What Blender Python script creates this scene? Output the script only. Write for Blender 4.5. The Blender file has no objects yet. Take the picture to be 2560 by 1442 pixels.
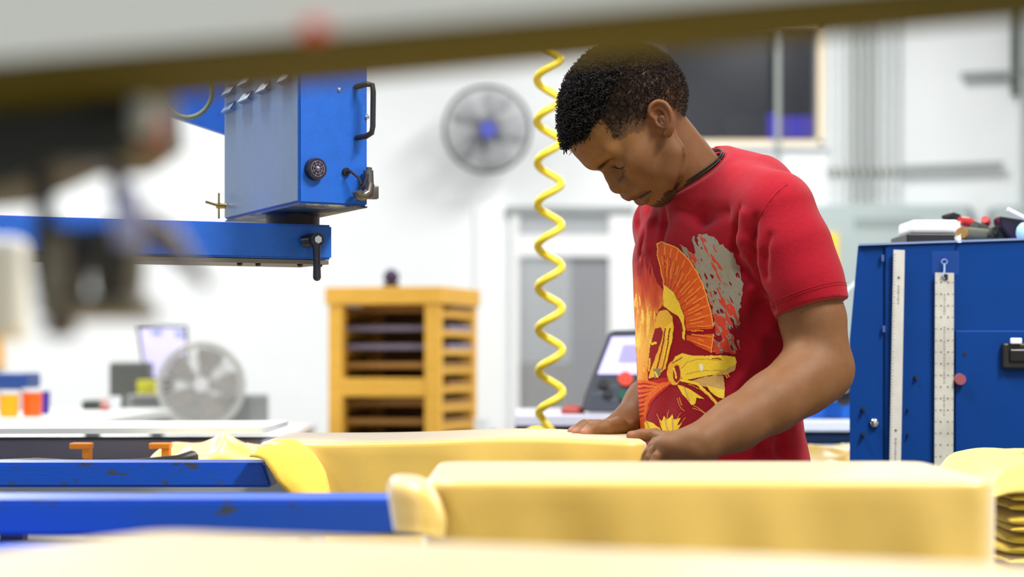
import bpy, bmesh, math, random
import numpy as np
from mathutils import Vector, Matrix
from mathutils.bvhtree import BVHTree

# ------------------------------------------------------------------ scene, camera, light, exposure
scene = bpy.context.scene
C = scene.collection
F_PX, CX, YH, CAMZ = 5330.0, 1280.0, 890.0, 1.08
cd = bpy.data.cameras.new('camera')
cam = bpy.data.objects.new('camera', cd); C.objects.link(cam)
cam.location = (0, 0, CAMZ); cam.rotation_euler = (math.pi/2, 0, 0)
cd.sensor_width = 36; cd.lens = F_PX/2560*36; cd.shift_y = (YH-721)/2560
cd.clip_start = 0.05; cd.clip_end = 80
cd.dof.use_dof = True; cd.dof.focus_distance = 3.27; cd.dof.aperture_fstop = 3.2; cd.dof.aperture_blades = 0
scene.camera = cam
scene.view_settings.view_transform = 'Standard'; scene.view_settings.look = 'None'
scene.view_settings.exposure = -0.27; scene.view_settings.gamma = 1; scene.view_settings.use_curve_mapping = False
w = bpy.data.worlds.new('world'); scene.world = w; w.use_nodes = True
w.node_tree.nodes['Background'].inputs[0].default_value = (.8, .86, 1, 1)
w.node_tree.nodes['Background'].inputs[1].default_value = 1.0

def area(name, loc, size, power, col=(1, .97, .92), rot=(0, 0, 0)):
    l = bpy.data.lights.new(name, 'AREA'); l.shape = 'RECTANGLE'; l.size, l.size_y = size
    l.energy = power; l.color = col
    o = bpy.data.objects.new(name, l); C.objects.link(o); o.location = loc; o.rotation_euler = rot
    return o
# ceiling strip lamps (housings built with the ceiling); the press one is added to brighten the shirts
LAMPS = [(-3.2, -1.0, 90), (-1.0, 3.2, 210), (-3.2, 8, 200), (-3.2, 12, 230), (2.0, -2.2, 90), (2.1, 1.5, 330), (2.4, 8, 190), (1.6, 12, 190)]
LAMPZ = 4.3
for lx, ly, lp in LAMPS:
    area('ceiling_lamp_light', (lx, ly, LAMPZ-.06), (.5, 1.6), lp, (1, .98, .95))

rng = random.Random(7)
nrng = np.random.default_rng(11)

# ------------------------------------------------------------------ helpers
def P(px, py, d):                    # a point at depth d that is seen at photo pixel px, py
    return Vector(((px-CX)*d/F_PX, d, CAMZ+(YH-py)*d/F_PX))
def PA(px, py, d): return np.array(P(px, py, d))
def srgb(r, g, b):
    f = lambda c: (c/255/12.92) if c/255 <= .04045 else ((c/255+.055)/1.055)**2.4
    return (f(r), f(g), f(b))

def mat(name, col, rough=.5, metal=0, spec=.5, emit=None, estr=1, sheen=0, sheen_rough=.3, coat=0, alpha=1,
        noise=0, nscale=20, bump=0, bscale=200, col2=None, mix_lo=.45, mix_hi=.6, trans=0, vcol=None, stretch=None):
    m = bpy.data.materials.new(name); m.use_nodes = True
    nt = m.node_tree; b = nt.nodes['Principled BSDF']; L = nt.links
    b.inputs['Base Color'].default_value = (*col, 1); b.inputs['Roughness'].default_value = rough
    b.inputs['Metallic'].default_value = metal; b.inputs['Specular IOR Level'].default_value = spec
    b.inputs['Sheen Weight'].default_value = sheen; b.inputs['Sheen Roughness'].default_value = sheen_rough
    b.inputs['Coat Weight'].default_value = coat; b.inputs['Alpha'].default_value = alpha
    b.inputs['Transmission Weight'].default_value = trans
    if emit: b.inputs['Emission Color'].default_value = (*emit, 1); b.inputs['Emission Strength'].default_value = estr
    tc = nt.nodes.new('ShaderNodeTexCoord'); vec = tc.outputs['Object']
    if stretch:
        mp = nt.nodes.new('ShaderNodeMapping'); mp.inputs['Scale'].default_value = stretch
        L.new(vec, mp.inputs[0]); vec = mp.outputs[0]
    src = None
    if vcol:
        a = nt.nodes.new('ShaderNodeAttribute'); a.attribute_name = vcol; src = a.outputs['Color']
        L.new(src, b.inputs['Base Color'])
    if col2 or noise:
        n = nt.nodes.new('ShaderNodeTexNoise'); n.inputs['Scale'].default_value = nscale; n.inputs['Detail'].default_value = 6
        n.inputs['Roughness'].default_value = .65
        L.new(vec, n.inputs['Vector'])
        mr = nt.nodes.new('ShaderNodeMapRange')
        mr.inputs['From Min'].default_value = mix_lo if col2 else .3; mr.inputs['From Max'].default_value = mix_hi if col2 else .7
        L.new(n.outputs['Fac'], mr.inputs['Value'])
        mx = nt.nodes.new('ShaderNodeMix'); mx.data_type = 'RGBA'
        c2 = col2 if col2 else tuple(min(1, c*(1+noise)) for c in col)
        c1 = col if col2 else tuple(c*(1-noise) for c in col)
        mx.inputs[6].default_value = (*c1, 1); mx.inputs[7].default_value = (*c2, 1)
        if vcol:
            mx.blend_type = 'MULTIPLY'; mx.inputs[0].default_value = 1; L.new(src, mx.inputs[6])
            m2 = nt.nodes.new('ShaderNodeMapRange'); m2.inputs['From Min'].default_value = .3; m2.inputs['From Max'].default_value = .7
            m2.inputs['To Min'].default_value = 1-noise; m2.inputs['To Max'].default_value = 1+noise
            L.new(n.outputs['Fac'], m2.inputs['Value']); L.new(m2.outputs[0], mx.inputs[7])
        else:
            L.new(mr.outputs[0], mx.inputs[0])
        L.new(mx.outputs[2], b.inputs['Base Color'])
    if bump:
        n2 = nt.nodes.new('ShaderNodeTexNoise'); n2.inputs['Scale'].default_value = bscale; n2.inputs['Detail'].default_value = 3
        L.new(vec, n2.inputs['Vector'])
        bp = nt.nodes.new('ShaderNodeBump'); bp.inputs['Strength'].default_value = bump; bp.inputs['Distance'].default_value = .002
        L.new(n2.outputs['Fac'], bp.inputs['Height']); L.new(bp.outputs[0], b.inputs['Normal'])
    return m

def tag(o, label=None, cat=None, group=None, kind=None):
    if label: o['label'] = label
    if cat: o['category'] = cat
    if group: o['group'] = group
    if kind: o['kind'] = kind
    return o
def mesh_obj(name, verts, faces, material, parent=None, smooth=False):
    me = bpy.data.meshes.new(name)
    verts = np.asarray(verts, dtype=np.float32)
    if isinstance(faces, np.ndarray):
        nf, k = faces.shape
        me.vertices.add(len(verts)); me.vertices.foreach_set('co', verts.ravel())
        me.loops.add(nf*k); me.loops.foreach_set('vertex_index', faces.ravel().astype(np.int32))
        me.polygons.add(nf); me.polygons.foreach_set('loop_start', np.arange(0, nf*k, k, dtype=np.int32))
        me.update(calc_edges=True)
    else:
        me.from_pydata([tuple(map(float, v)) for v in verts], [], faces)
    me.validate()
    if smooth: me.polygons.foreach_set('use_smooth', [True]*len(me.polygons))
    if material: me.materials.append(material)
    o = bpy.data.objects.new(name, me); C.objects.link(o)
    if parent is not None: attach(o, parent)
    return o
def attach(o, parent):
    o.parent = parent
    o.matrix_parent_inverse = world_of(parent).inverted()
def world_of(o):
    m = o.matrix_basis.copy()
    while o.parent is not None:
        m = o.parent.matrix_basis @ (o.matrix_parent_inverse @ m)
        o = o.parent
    return m
def empty(name, loc, label=None, cat=None, group=None, kind=None):
    o = bpy.data.objects.new(name, None); C.objects.link(o); o.location = loc; o.empty_display_size = .05
    return tag(o, label, cat, group, kind)

class MB:                            # collects shapes in world space, build() links them as one mesh
    def __init__(s): s.bm = bmesh.new()
    def box(s, c, size, rz=0, bev=0, M=None):
        r = bmesh.ops.create_cube(s.bm, size=1)
        T = M if M is not None else Matrix.Translation(Vector(c)) @ Matrix.Rotation(rz, 4, 'Z')
        bmesh.ops.transform(s.bm, matrix=T @ Matrix.Diagonal((*size, 1)), verts=r['verts'])
        if bev:
            es = list({e for v in r['verts'] for e in v.link_edges})
            bmesh.ops.bevel(s.bm, geom=es, offset=bev, segments=2, affect='EDGES', profile=.5)
        return s
    def span(s, x0, x1, y0, y1, z0, z1, bev=0):
        return s.box(((x0+x1)/2, (y0+y1)/2, (z0+z1)/2), (abs(x1-x0), abs(y1-y0), abs(z1-z0)), 0, bev)
    def cyl(s, a, b, r, r2=None, n=20, caps=True):
        a, b = Vector(a), Vector(b); d = b-a
        q = bmesh.ops.create_cone(s.bm, cap_ends=caps, segments=n, radius1=r, radius2=r if r2 is None else r2, depth=d.length)
        T = Matrix.Translation((a+b)/2) @ d.to_track_quat('Z', 'Y').to_matrix().to_4x4()
        bmesh.ops.transform(s.bm, matrix=T, verts=q['verts']); return s
    def ball(s, c, r, n=16, sc=(1, 1, 1)):
        q = bmesh.ops.create_uvsphere(s.bm, u_segments=n, v_segments=max(6, n//2), radius=1)
        bmesh.ops.transform(s.bm, matrix=Matrix.Translation(Vector(c)) @ Matrix.Diagonal((r*sc[0], r*sc[1], r*sc[2], 1)), verts=q['verts']); return s
    def tube(s, pts, r, n=10, closed=False):
        pts = [Vector(p) for p in pts]; N = len(pts); rings = []
        up = None
        for i, p in enumerate(pts):
            if closed: t = pts[(i+1) % N]-pts[i-1]
            else: t = pts[min(i+1, N-1)]-pts[max(i-1, 0)]
            t.normalize()
            if up is None: up = t.orthogonal().normalized()
            up = (up-t*up.dot(t)); up = up.normalized() if up.length > 1e-6 else t.orthogonal().normalized()
            sd = t.cross(up); rr = r[i] if isinstance(r, (list, tuple)) else r
            rings.append([s.bm.verts.new(p+(up*math.cos(2*math.pi*k/n)+sd*math.sin(2*math.pi*k/n))*rr) for k in range(n)])
        for i in range(N if closed else N-1):
            A, B = rings[i], rings[(i+1) % N]
            for k in range(n): s.bm.faces.new((A[k], A[(k+1) % n], B[(k+1) % n], B[k]))
        if not closed: s.bm.faces.new(rings[0][::-1]); s.bm.faces.new(rings[-1])
        return s
    def prism(s, poly, vec):         # polygon (3D points) extruded by vec
        a = [s.bm.verts.new(Vector(p)) for p in poly]; b = [s.bm.verts.new(Vector(p)+Vector(vec)) for p in poly]
        s.bm.faces.new(a); s.bm.faces.new(b[::-1]); n = len(a)
        for i in range(n): s.bm.faces.new((a[i], b[i], b[(i+1) % n], a[(i+1) % n]))
        return s
    def build(s, name, m, parent=None, smooth=False, angle=None):
        bmesh.ops.recalc_face_normals(s.bm, faces=s.bm.faces[:])
        me = bpy.data.meshes.new(name); s.bm.to_mesh(me); s.bm.free()
        if smooth:
            me.polygons.foreach_set('use_smooth', [True]*len(me.polygons))
            me.set_sharp_from_angle(angle=math.radians(angle or 40))
        me.materials.append(m)
        o = bpy.data.objects.new(name, me); C.objects.link(o)
        if parent is not None: attach(o, parent)
        return o

# ------------------------------------------------------------------ signed distance sculpting
class Field:
    def __init__(s): s.p = []
    def add(s, fn, c, R, op='u', k=.01): s.p.append((fn, np.asarray(c, float), R, op, k)); return s
    def ell(s, c, r, B=np.eye(3), op='u', k=.01):     # B rows are the ellipsoid's axes
        c = np.asarray(c, float); r = np.asarray(r, float); B = np.asarray(B)
        def fn(x):
            q = (x-c) @ B.T
            k0 = np.sqrt(((q/r)**2).sum(-1)); k1 = np.sqrt(((q/(r*r))**2).sum(-1))+1e-9
            return k0*(k0-1)/k1
        return s.add(fn, c, max(r), op, k)
    def cone(s, a, b, ra, rb, op='u', k=.01, sq=None):
        a = np.asarray(a, float); b = np.asarray(b, float); d = b-a; L2 = d @ d+1e-12
        def fn(x):
            t = np.clip(((x-a) @ d)/L2, 0, 1)
            return np.sqrt(((x-a-t[..., None]*d)**2).sum(-1))-(ra+(rb-ra)*t)
        return s.add(fn, (a+b)/2, math.sqrt(L2)/2+max(ra, rb), op, k)
    def chain(s, pts, rs, op='u', k=.006):
        for i in range(len(pts)-1): s.cone(pts[i], pts[i+1], rs[i], rs[i+1], op, k)
        return s
    def half(s, p, n, op='i', k=.002, c=None, R=9):   # keeps the side n points away from
        p = np.asarray(p, float); n = np.asarray(n, float)/np.linalg.norm(n)
        return s.add(lambda x: (x-p) @ n, p if c is None else c, R, op, k)
    def eval(s, X, Cn, bR):
        D = np.full(X.shape[:2], .2, np.float32)
        for fn, c, R, op, k in s.p:
            m = ((Cn-c)**2).sum(1) < (R+bR+k+.03)**2
            if not m.any(): continue
            b = fn(X[m]).astype(np.float32); a = D[m]
            if op == 'u':
                h = np.clip(.5+.5*(a-b)/k, 0, 1); r = a*(1-h)+b*h-k*h*(1-h)
            elif op == 's':
                b = -b; h = np.clip(.5-.5*(a-b)/k, 0, 1); r = a*(1-h)+b*h+k*h*(1-h)
            elif op == 'i':
                h = np.clip(.5-.5*(a-b)/k, 0, 1); r = a*(1-h)+b*h+k*h*(1-h)
            elif op == 'w': r = a+b          # additive displacement
            D[m] = r
        return D
    def mesh(s, lo, hi, h, BS=8):
        lo = np.asarray(lo, float); hi = np.asarray(hi, float)
        nb = np.ceil((hi-lo)/(h*BS)).astype(int)
        gi = np.stack(np.meshgrid(*[np.arange(n) for n in nb], indexing='ij'), -1).reshape(-1, 3)
        cen = lo+(gi*BS+(BS-1)/2)*h; bR = BS*h*.87
        dc = s.eval(cen[:, None, :], cen, 0.02)[:, 0]
        dense = np.repeat(np.repeat(np.repeat(dc.reshape(nb), BS, 0), BS, 1), BS, 2).astype(np.float32)
        act = np.where(np.abs(dc) < bR*1.9+.004)[0]
        off = np.stack(np.meshgrid(*[np.arange(BS)]*3, indexing='ij'), -1).reshape(-1, 3)*h
        V = dense.reshape(nb[0], BS, nb[1], BS, nb[2], BS)
        for i in range(0, len(act), 3000):
            a = act[i:i+3000]; base = lo+gi[a]*BS*h
            X = base[:, None, :]+off[None]
            D = s.eval(X, cen[a], bR)
            V[gi[a, 0], :, gi[a, 1], :, gi[a, 2], :] = D.reshape(-1, BS, BS, BS)
        return surface_nets(V.reshape(nb*BS), lo, h)
def surface_nets(D, lo, h):
    ins = D < 0
    cnt = np.zeros(tuple(np.array(D.shape)-1), np.uint8)
    sl = [slice(0, -1), slice(1, None)]
    for a in (0, 1):
        for b in (0, 1):
            for c in (0, 1): cnt += ins[sl[a], sl[b], sl[c]]
    act = (cnt > 0) & (cnt < 8); ijk = np.argwhere(act)
    idx = np.full(act.shape, -1, np.int32); idx[act] = np.arange(len(ijk))
    acc = np.zeros((len(ijk), 3)); n = np.zeros(len(ijk))
    cr = [(a, b, c) for a in (0, 1) for b in (0, 1) for c in (0, 1)]
    i, j, k = ijk.T
    cv = {q: D[i+q[0], j+q[1], k+q[2]] for q in cr}
    for q in cr:
        for ax in range(3):
            if q[ax] == 0:
                q2 = list(q); q2[ax] = 1; q2 = tuple(q2)
                a, b = cv[q], cv[q2]; m = (a < 0) != (b < 0)
                t = np.where(m, a/np.where(m, a-b, 1), 0)
                for x in range(3): acc[:, x] += np.where(m, q[x]+(t if x == ax else 0), 0)
                n += m
    verts = lo+(ijk+acc/n[:, None])*h
    faces = []
    for ax in range(3):
        s0 = [slice(None)]*3; s1 = [slice(None)]*3; s0[ax] = slice(0, -1); s1[ax] = slice(1, None)
        A, B = ins[tuple(s0)], ins[tuple(s1)]
        e = np.argwhere(A != B)
        o1, o2 = [(1, 2), (2, 0), (0, 1)][ax]
        ok = (e[:, o1] > 0) & (e[:, o2] > 0) & (e[:, o1] < D.shape[o1]-1) & (e[:, o2] < D.shape[o2]-1)
        e = e[ok]; flip = A[tuple(e.T)]
        def at(a, b):
            q = e.copy(); q[:, o1] -= a; q[:, o2] -= b; return idx[tuple(q.T)]
        f = np.stack([at(1, 1), at(0, 1), at(0, 0), at(1, 0)], 1)
        f = np.where(flip[:, None], f, f[:, ::-1])
        faces.append(f)
    return verts, np.concatenate(faces)
def vnoise(X, seed=0):               # smooth value noise in -1..1 at unit scale, numpy
    X = np.asarray(X); i = np.floor(X).astype(np.int64); f = X-i; f = f*f*(3-2*f)
    def hsh(a, b, c):
        n = (a*73856093) ^ (b*19349663) ^ (c*83492791) ^ (seed*2654435761)
        n = (n ^ (n >> 13))*1274126177 & 0xffffffff
        return ((n >> 8) & 0xffff)/32767.5-1
    r = 0
    for a in (0, 1):
        for b in (0, 1):
            for c in (0, 1):
                wgt = (f[..., 0] if a else 1-f[..., 0])*(f[..., 1] if b else 1-f[..., 1])*(f[..., 2] if c else 1-f[..., 2])
                r = r+wgt*hsh(i[..., 0]+a, i[..., 1]+b, i[..., 2]+c)
    return r
def color_attr(o, cols):             # per-vertex colours, linear
    a = o.data.color_attributes.new('col', 'FLOAT_COLOR', 'POINT')
    c = np.ones((len(o.data.vertices), 4), np.float32); c[:, :3] = cols
    a.data.foreach_set('color', c.ravel())

# ================================================================== THE PERSON
PLAT_Z = CAMZ-.131                   # top of every shirt-covered platen
def nrm(v): v = np.asarray(v, float); return v/np.linalg.norm(v)
def build_person():
    root = empty('person', (.28, 3.36, 0), 'person in a red graphic t-shirt bending over a yellow shirt with both hands', 'person')
    # ---- materials
    skin = mat('skin', (.3, .15, .08), rough=.58, spec=.28, vcol='col', noise=.10, nscale=60, bump=.12, bscale=800)
    b = skin.node_tree.nodes['Principled BSDF']
    b.inputs['Subsurface Weight'].default_value = 0; b.inputs['Subsurface Radius'].default_value = (.012, .005, .003)
    b.inputs['Subsurface Scale'].default_value = .5
    hair_m = mat('black_hair', srgb(22, 17, 15), rough=.7, spec=.18, vcol='col')
    red_knit = mat('red_knit', srgb(150, 16, 34), rough=.88, spec=.10, sheen=.12, sheen_rough=.5, noise=.16, nscale=120, bump=.25, bscale=500, stretch=(1, 1, 5))
    red_rib = mat('red_rib', srgb(140, 12, 30), rough=.9, spec=.15, sheen=.2, noise=.1, nscale=300)
    cord_m = mat('black_cord', srgb(28, 24, 24), rough=.6)
    denim = mat('denim', srgb(40, 48, 70), rough=.9, noise=.25, nscale=300)
    shoe_m = mat('shoe_canvas', srgb(40, 40, 44), rough=.8)

    # ---- head frame: forward, up, side (towards his left ear, which faces the camera)
    th, ro = math.radians(12), math.radians(9)
    ef, eu, ys = nrm([-.61, 0, -.79]), nrm([-.79, 0, .61]), np.array([0, -1., 0])
    Ef = math.cos(th)*ef+math.sin(th)*ys; Es0 = math.cos(th)*ys-math.sin(th)*ef
    Eu = math.cos(ro)*eu+math.sin(ro)*Es0; Es = math.cos(ro)*Es0-math.sin(ro)*eu
    O = PA(1632, 317, 3.30)
    Bh = np.stack([Ef, Eu, Es])
    H = lambda f, u, s=0: O+f*Ef+u*Eu+s*Es
    toH = lambda X: (X-O) @ Bh.T
    def LP(px, py, s):               # head coordinates (forward, up) of the point at side offset s seen at px, py
        f = u = 0.
        for _ in range(12):
            p = O+f*Ef+u*Eu+s*Es; t = PA(px, py, p[1])-p; f += t @ Ef; u += t @ Eu
        return f, u
    def proj(X): return CX+X[..., 0]*F_PX/X[..., 1], YH-(X[..., 2]-CAMZ)*F_PX/X[..., 1]
    def inside(X, Y, p):
        c = np.zeros(X.shape, bool); n = len(p)
        for i in range(n):
            (x1, y1), (x2, y2) = p[i], p[(i+1) % n]
            if y1 != y2: c ^= ((y1 > Y) != (y2 > Y)) & (X < (x2-x1)*(Y-y1)/(y2-y1)+x1)
        return c
    HAIR = [(1427, 356), (1450, 352), (1466, 340), (1482, 318), (1496, 296), (1508, 302), (1523, 324), (1532, 342), (1545, 352), (1560, 342), (1580, 335), (1600, 331), (1612, 326), (1616, 300), (1622, 270), (1640, 250), (1665, 252), (1680, 262), (1697, 277), (1716, 296), (1760, 260), (1720, 40), (1330, 40), (1330, 350)]
    DENSE = [(1420, 362), (1466, 340), (1490, 300), (1512, 262), (1530, 225), (1545, 185), (1562, 155), (1600, 128), (1615, 40), (1330, 40), (1330, 362)]
    def hairy(X, poly):              # mirrored to both sides of the head
        q_ = toH(X); q_[:, 2] = np.abs(q_[:, 2]); W_ = O+q_ @ Bh; jx = vnoise(W_*260, 3)*4; jy = vnoise(W_*260, 4)*4
        x_, y_ = proj(W_); return inside(x_+jx, y_+jy, poly)
    fl = Field()
    E = lambda c, r, op='u', k=.01: fl.ell(H(*c), r, Bh, op, k)
    E((.002, .062, 0), (.092, .083, .074))                       # skull
    E((-.018, .038, 0), (.064, .060, .066), k=.03)                 # back of skull
    E((.064, .060, 0), (.0505, .044, .055), k=.025)                # forehead
    E((.045, .005, 0), (.056, .060, .060), k=.03)                # mid face
    E((.054, -.040, 0), (.044, .039, .050), k=.025)                # lower face
    for s in (-1, 1):
        E((.064, -.014, .034*s), (.029, .027, .025), k=.02)      # cheek
        E((.064, .002, .049*s), (.028, .012, .012), k=.02)     # cheekbone
        fl.cone(H(.012, -.010, .056*s), H(.029, -.042, .053*s), .013, .013, k=.025)
        fl.chain([H(.029, -.042, .053*s), H(.050, -.058, .041*s), H(.071, -.0735, .016*s)], [.013, .014, .0145], k=.022)      # jaw line
        fl.cone(H(.101, .040, .010*s), H(.088, .037, .042*s), .0128, .011, k=.014)        # brow ridge
    E((.077, -.0700, 0), (.020, .0185, .022), k=.016)              # chin
    E((.083, -.040, 0), (.026, .027, .031), k=.016)              # muzzle
    for s in (-1, 1):
        E((.107, .014, .029*s), (.019, .0125, .0165), op='s', k=.012)   # eye socket
        E((.0795, .0095, .0305*s), (.0165, .0165, .0165), k=.004)       # eyeball under a lowered lid
    # nose
    fl.chain([H(.0940, .028), H(.0955, .015), H(.1030, .0020), H(.1080, -.0100)], [.0085, .0085, .0098, .0118], k=.009)
    E((.1085, -.0140, 0), (.0118, .0112, .0132), k=.007)
    for s in (-1, 1):
        E((.0995, -.0165, .0185*s), (.0130, .0108, .0098), k=.003)
        E((.1055, -.0255, .0085*s), (.0055, .0045, .0042), op='s', k=.003)
        fl.chain([H(.104, -.0040, .0190*s), H(.0915, -.0065, .0275*s), H(.0855, -.0160, .0300*s), H(.0870, -.0250, .0270*s)], [.0014, .0030, .0030, .0012], op='s', k=.0035)
    # philtrum and lips
    fl.chain([H(.098, -.034, -.024), H(.1085, -.0330, -.010), H(.1092, -.0330, 0), H(.1085, -.0330, .010), H(.098, -.034, .024)], [.005]*5, k=.010)
    fl.chain([H(.0885, -.0500, -.028), H(.1020, -.0420, -.014), H(.1072, -.0380, -.004), H(.1072, -.0380, .004), H(.1020, -.0420, .014), H(.0885, -.0500, .028)], [.0035, .0066, .0078, .0078, .0066, .0035], k=.004)
    fl.chain([H(.0890, -.0550, -.024), H(.1000, -.0550, -.012), H(.1025, -.0545, 0), H(.1000, -.0550, .012), H(.0890, -.0550, .024)], [.004, .0074, .0086, .0074, .004], k=.0035)
    fl.chain([H(.0915, -.0540, -.029), H(.1080, -.0475, -.013), H(.1132, -.0450, 0), H(.1080, -.0475, .013), H(.0915, -.0540, .029)], [.0010, .0013, .0014, .0013, .0010], op='s', k=.0022)
    # ears
    ec = H(*LP(1652, 298, .078), .078); e_top = H(*LP(1645, 254, .084), .084); e_bot = H(*LP(1669, 342, .076), .076)
    def mir(p):                      # the same point on the other side of the head
        q_ = (p-O) @ Bh.T; q_[2] = -q_[2]; return O+q_ @ Bh
    for fn in (lambda p: p, mir):
        eq = lambda px, py, s_: fn(H(*LP(px, py, s_), s_))
        c_ = fn(ec); la = nrm(fn(e_top)-fn(e_bot)); wa = nrm(fn(H(*LP(1683, 300, .088), .088))-fn(H(*LP(1624, 290, .074), .074))); wa = nrm(wa-la*(wa @ la)); na = np.cross(la, wa)
        fl.ell(c_, (.0265, .0175, .0055), np.stack([la, wa, na]), k=.005)
        fl.ell(eq(1652, 291, .0890), (.0230, .0140, .0125), np.stack([la, wa, na]), op='s', k=.003)
        def sm(pts, rs):             # smoothed chain
            pp, rr = [], []
            for i in range(len(pts)-1):
                a, b_, c, d_ = [pts[max(0, min(len(pts)-1, i+k_))] for k_ in (-1, 0, 1, 2)]
                for t in (0, .34, .67): pp.append(.5*((2*b_)+(c-a)*t+(2*a-5*b_+4*c-d_)*t*t+(3*b_-a-3*c+d_)*t**3)); rr.append(rs[i]+(rs[i+1]-rs[i])*t)
            return pp+[pts[-1]], rr+[rs[-1]]
        hx = [(1634, 296, .076), (1623, 284, .078), (1625, 268, .0805), (1636, 257, .083), (1648, 254, .085), (1662, 259, .0875), (1672, 272, .089), (1679, 290, .0895), (1680, 308, .0885), (1676, 322, .086), (1670, 335, .081), (1663, 336, .078)]
        fl.chain(*sm([eq(*a) for a in hx], [.0022, .0026, .0028, .0030, .0032, .0034, .0036, .0038, .0042, .0050, .0054, .0040]), k=.002)
        fl.chain(*sm([eq(1637, 274, .0785), eq(1650, 270, .0815), eq(1661, 279, .084), eq(1667, 294, .0850), eq(1668, 309, .084), eq(1662, 321, .080)], [.0016, .0024, .0028, .0030, .0032, .0030]), k=.002)
        fl.chain([eq(1638, 298, .0775), eq(1650, 291, .0775)], [.0024, .0018], k=.003)
        fl.chain([eq(1640, 306, .0755), eq(1647, 314, .0785), eq(1652, 316, .0795)], [.0040, .0036, .0030], k=.003)
        fl.ell(eq(1655, 302, .0765), (.0085, .0060, .010), np.stack([la, wa, na]), op='s', k=.002)
    # neck
    fl.cone(PA(1650, 320, 3.315), PA(1738, 448, 3.345), .0425, .0500, k=.012)
    fl.cone(H(.03, -.045, 0), PA(1722, 452, 3.35), .028, .034, k=.015)              # throat
    def hit(px, py, d0=3.05, d1=3.5, F=None):  # depth of the sculpted surface seen at px, py
        ds = np.arange(d0, d1, .001); X = np.array([PA(px, py, d) for d in ds]); D = (F or fl).eval(X[:, None, :], X, .02)[:, 0]
        k = np.argmax(D < 0); return ds[k] if D[k] < 0 else None
    cr = [(1711, 374), (1711, 392), (1709, 412), (1705, 434), (1699, 455), (1690, 474)]
    cr = [(np.interp(t_, range(6), [p[0] for p in cr]), np.interp(t_, range(6), [p[1] for p in cr])) for t_ in np.linspace(0, 5, 21)]
    cr = [(x, y, hit(x, y)) for x, y in cr]; cr = [PA(x, y, d-.0005) for x, y, d in cr if d]; cr = [cr[0]]+[(cr[i-1]+cr[i]*2+cr[i+1])/4 for i in range(1, len(cr)-1)]+[cr[-1]]
    fl.chain(cr, [.0010+.0020*min(1, i/12) for i in range(len(cr))], op='s', k=.006)
    # torso carried inside the shirt
    fl.cone(PA(1790, 505, 3.38), PA(1805, 620, 3.39), .045, .080, k=.03)
    fl.cone(PA(1805, 620, 3.39), PA(1808, 1100, 3.37), .080, .078, k=.04)
    fl.cone(PA(1808, 1100, 3.37), PA(1826, 1220, 3.37), .078, .085, k=.04)
    fl.cone(PA(1785, 505, 3.36), PA(1945, 550, 3.22), .043, .044, k=.02)
    fl.cone(PA(1780, 510, 3.38), PA(1668, 585, 3.50), .040, .038, k=.02)
    # near arm
    fl.chain([PA(1945, 550, 3.22), PA(2000, 680, 3.195), PA(2032, 800, 3.19), PA(2050, 915, 3.18)], [.048, .047, .045, .041], k=.025)
    fl.ell(PA(2058, 934, 3.185), (.036, .036, .036), k=.02)
    fl.chain([PA(2050, 918, 3.185), PA(1995, 962, 3.15), PA(1925, 1008, 3.11), PA(1840, 1060, 3.07), PA(1760, 1104, 3.03)], [.038, .0390, .0360, .0305, .0255], k=.04)
    fl.cone(PA(1790, 1080, 3.05), PA(1745, 1106, 3.03), .026, .024, k=.015)
    # far arm
    fl.chain([PA(1668, 585, 3.50), PA(1712, 760, 3.52), PA(1745, 880, 3.55)], [.038, .042, .038], k=.02)
    fl.chain([PA(1745, 880, 3.55), PA(1690, 945, 3.51), PA(1620, 1005, 3.46), PA(1566, 1056, 3.43)], [.038, .040, .034, .0255], k=.02)
    # near hand: thumb over the platen's end, fingers curled down round its corner
    Wn, Kn = PA(1742, 1114, 3.03), PA(1662, 1118, 3.055)
    fl.ell((Wn+Kn)/2+np.array([.004, .004, 0]), (.044, .036, .024), np.stack([nrm(Kn-Wn), nrm(np.cross([0, 0, 1], Kn-Wn)), [0, 0, 1]]), k=.018)
    kn = [PA(1657, 1106, 3.105), PA(1652, 1113, 3.080), PA(1652, 1124, 3.057), PA(1660, 1138, 3.037)]
    md = [PA(1634, 1122, 3.100), PA(1627, 1133, 3.075), PA(1629, 1147, 3.053), PA(1638, 1158, 3.035)]
    tp = [PA(1628, 1150, 3.098), PA(1618, 1165, 3.073), PA(1621, 1179, 3.052), PA(1632, 1184, 3.036)]
    wr = [(1735, 1098, 3.075), (1735, 1106, 3.055), (1735, 1116, 3.035), (1738, 1128, 3.015)]
    for j in range(4):
        r = [.0098, .0098, .0094, .0084][j]
        fl.cone(PA(*wr[j]), kn[j], .013, r*1.18, k=.008)
        fl.chain([kn[j], (kn[j]+md[j])/2+np.array([-.002, 0, .003]), md[j], tp[j], tp[j]+np.array([-.002, 0, -.018])], [r*1.12, r*1.0, r*1.02, r*.9, r*.8], k=.003)
    tz = PLAT_Z+.0095
    def onP(px, d, r): return np.array([(px-CX)*d/F_PX, d, PLAT_Z+.0045+r])
    fl.chain([PA(1722, 1104, 3.09), PA(1675, 1100, 3.14), onP(1638, 3.19, .0085), onP(1606, 3.20, .0080), onP(1578, 3.205, .0070)], [.0160, .0125, .0092, .0085, .0074], k=.006)
    # far hand: flat on the cloth, fingers reaching away from the wrist
    fl.ell(np.array([(1532-CX)*3.40/F_PX, 3.40, PLAT_Z+.017]), (.036, .038, .0125), np.stack([nrm([-1, -.25, -.2]), nrm([-.25, 1, 0]), nrm([-.2, 0, 1])]), k=.016)
    fl.cone(PA(1570, 1058, 3.43), np.array([(1540-CX)*3.40/F_PX, 3.40, PLAT_Z+.020]), .0235, .017, k=.015)
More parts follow.
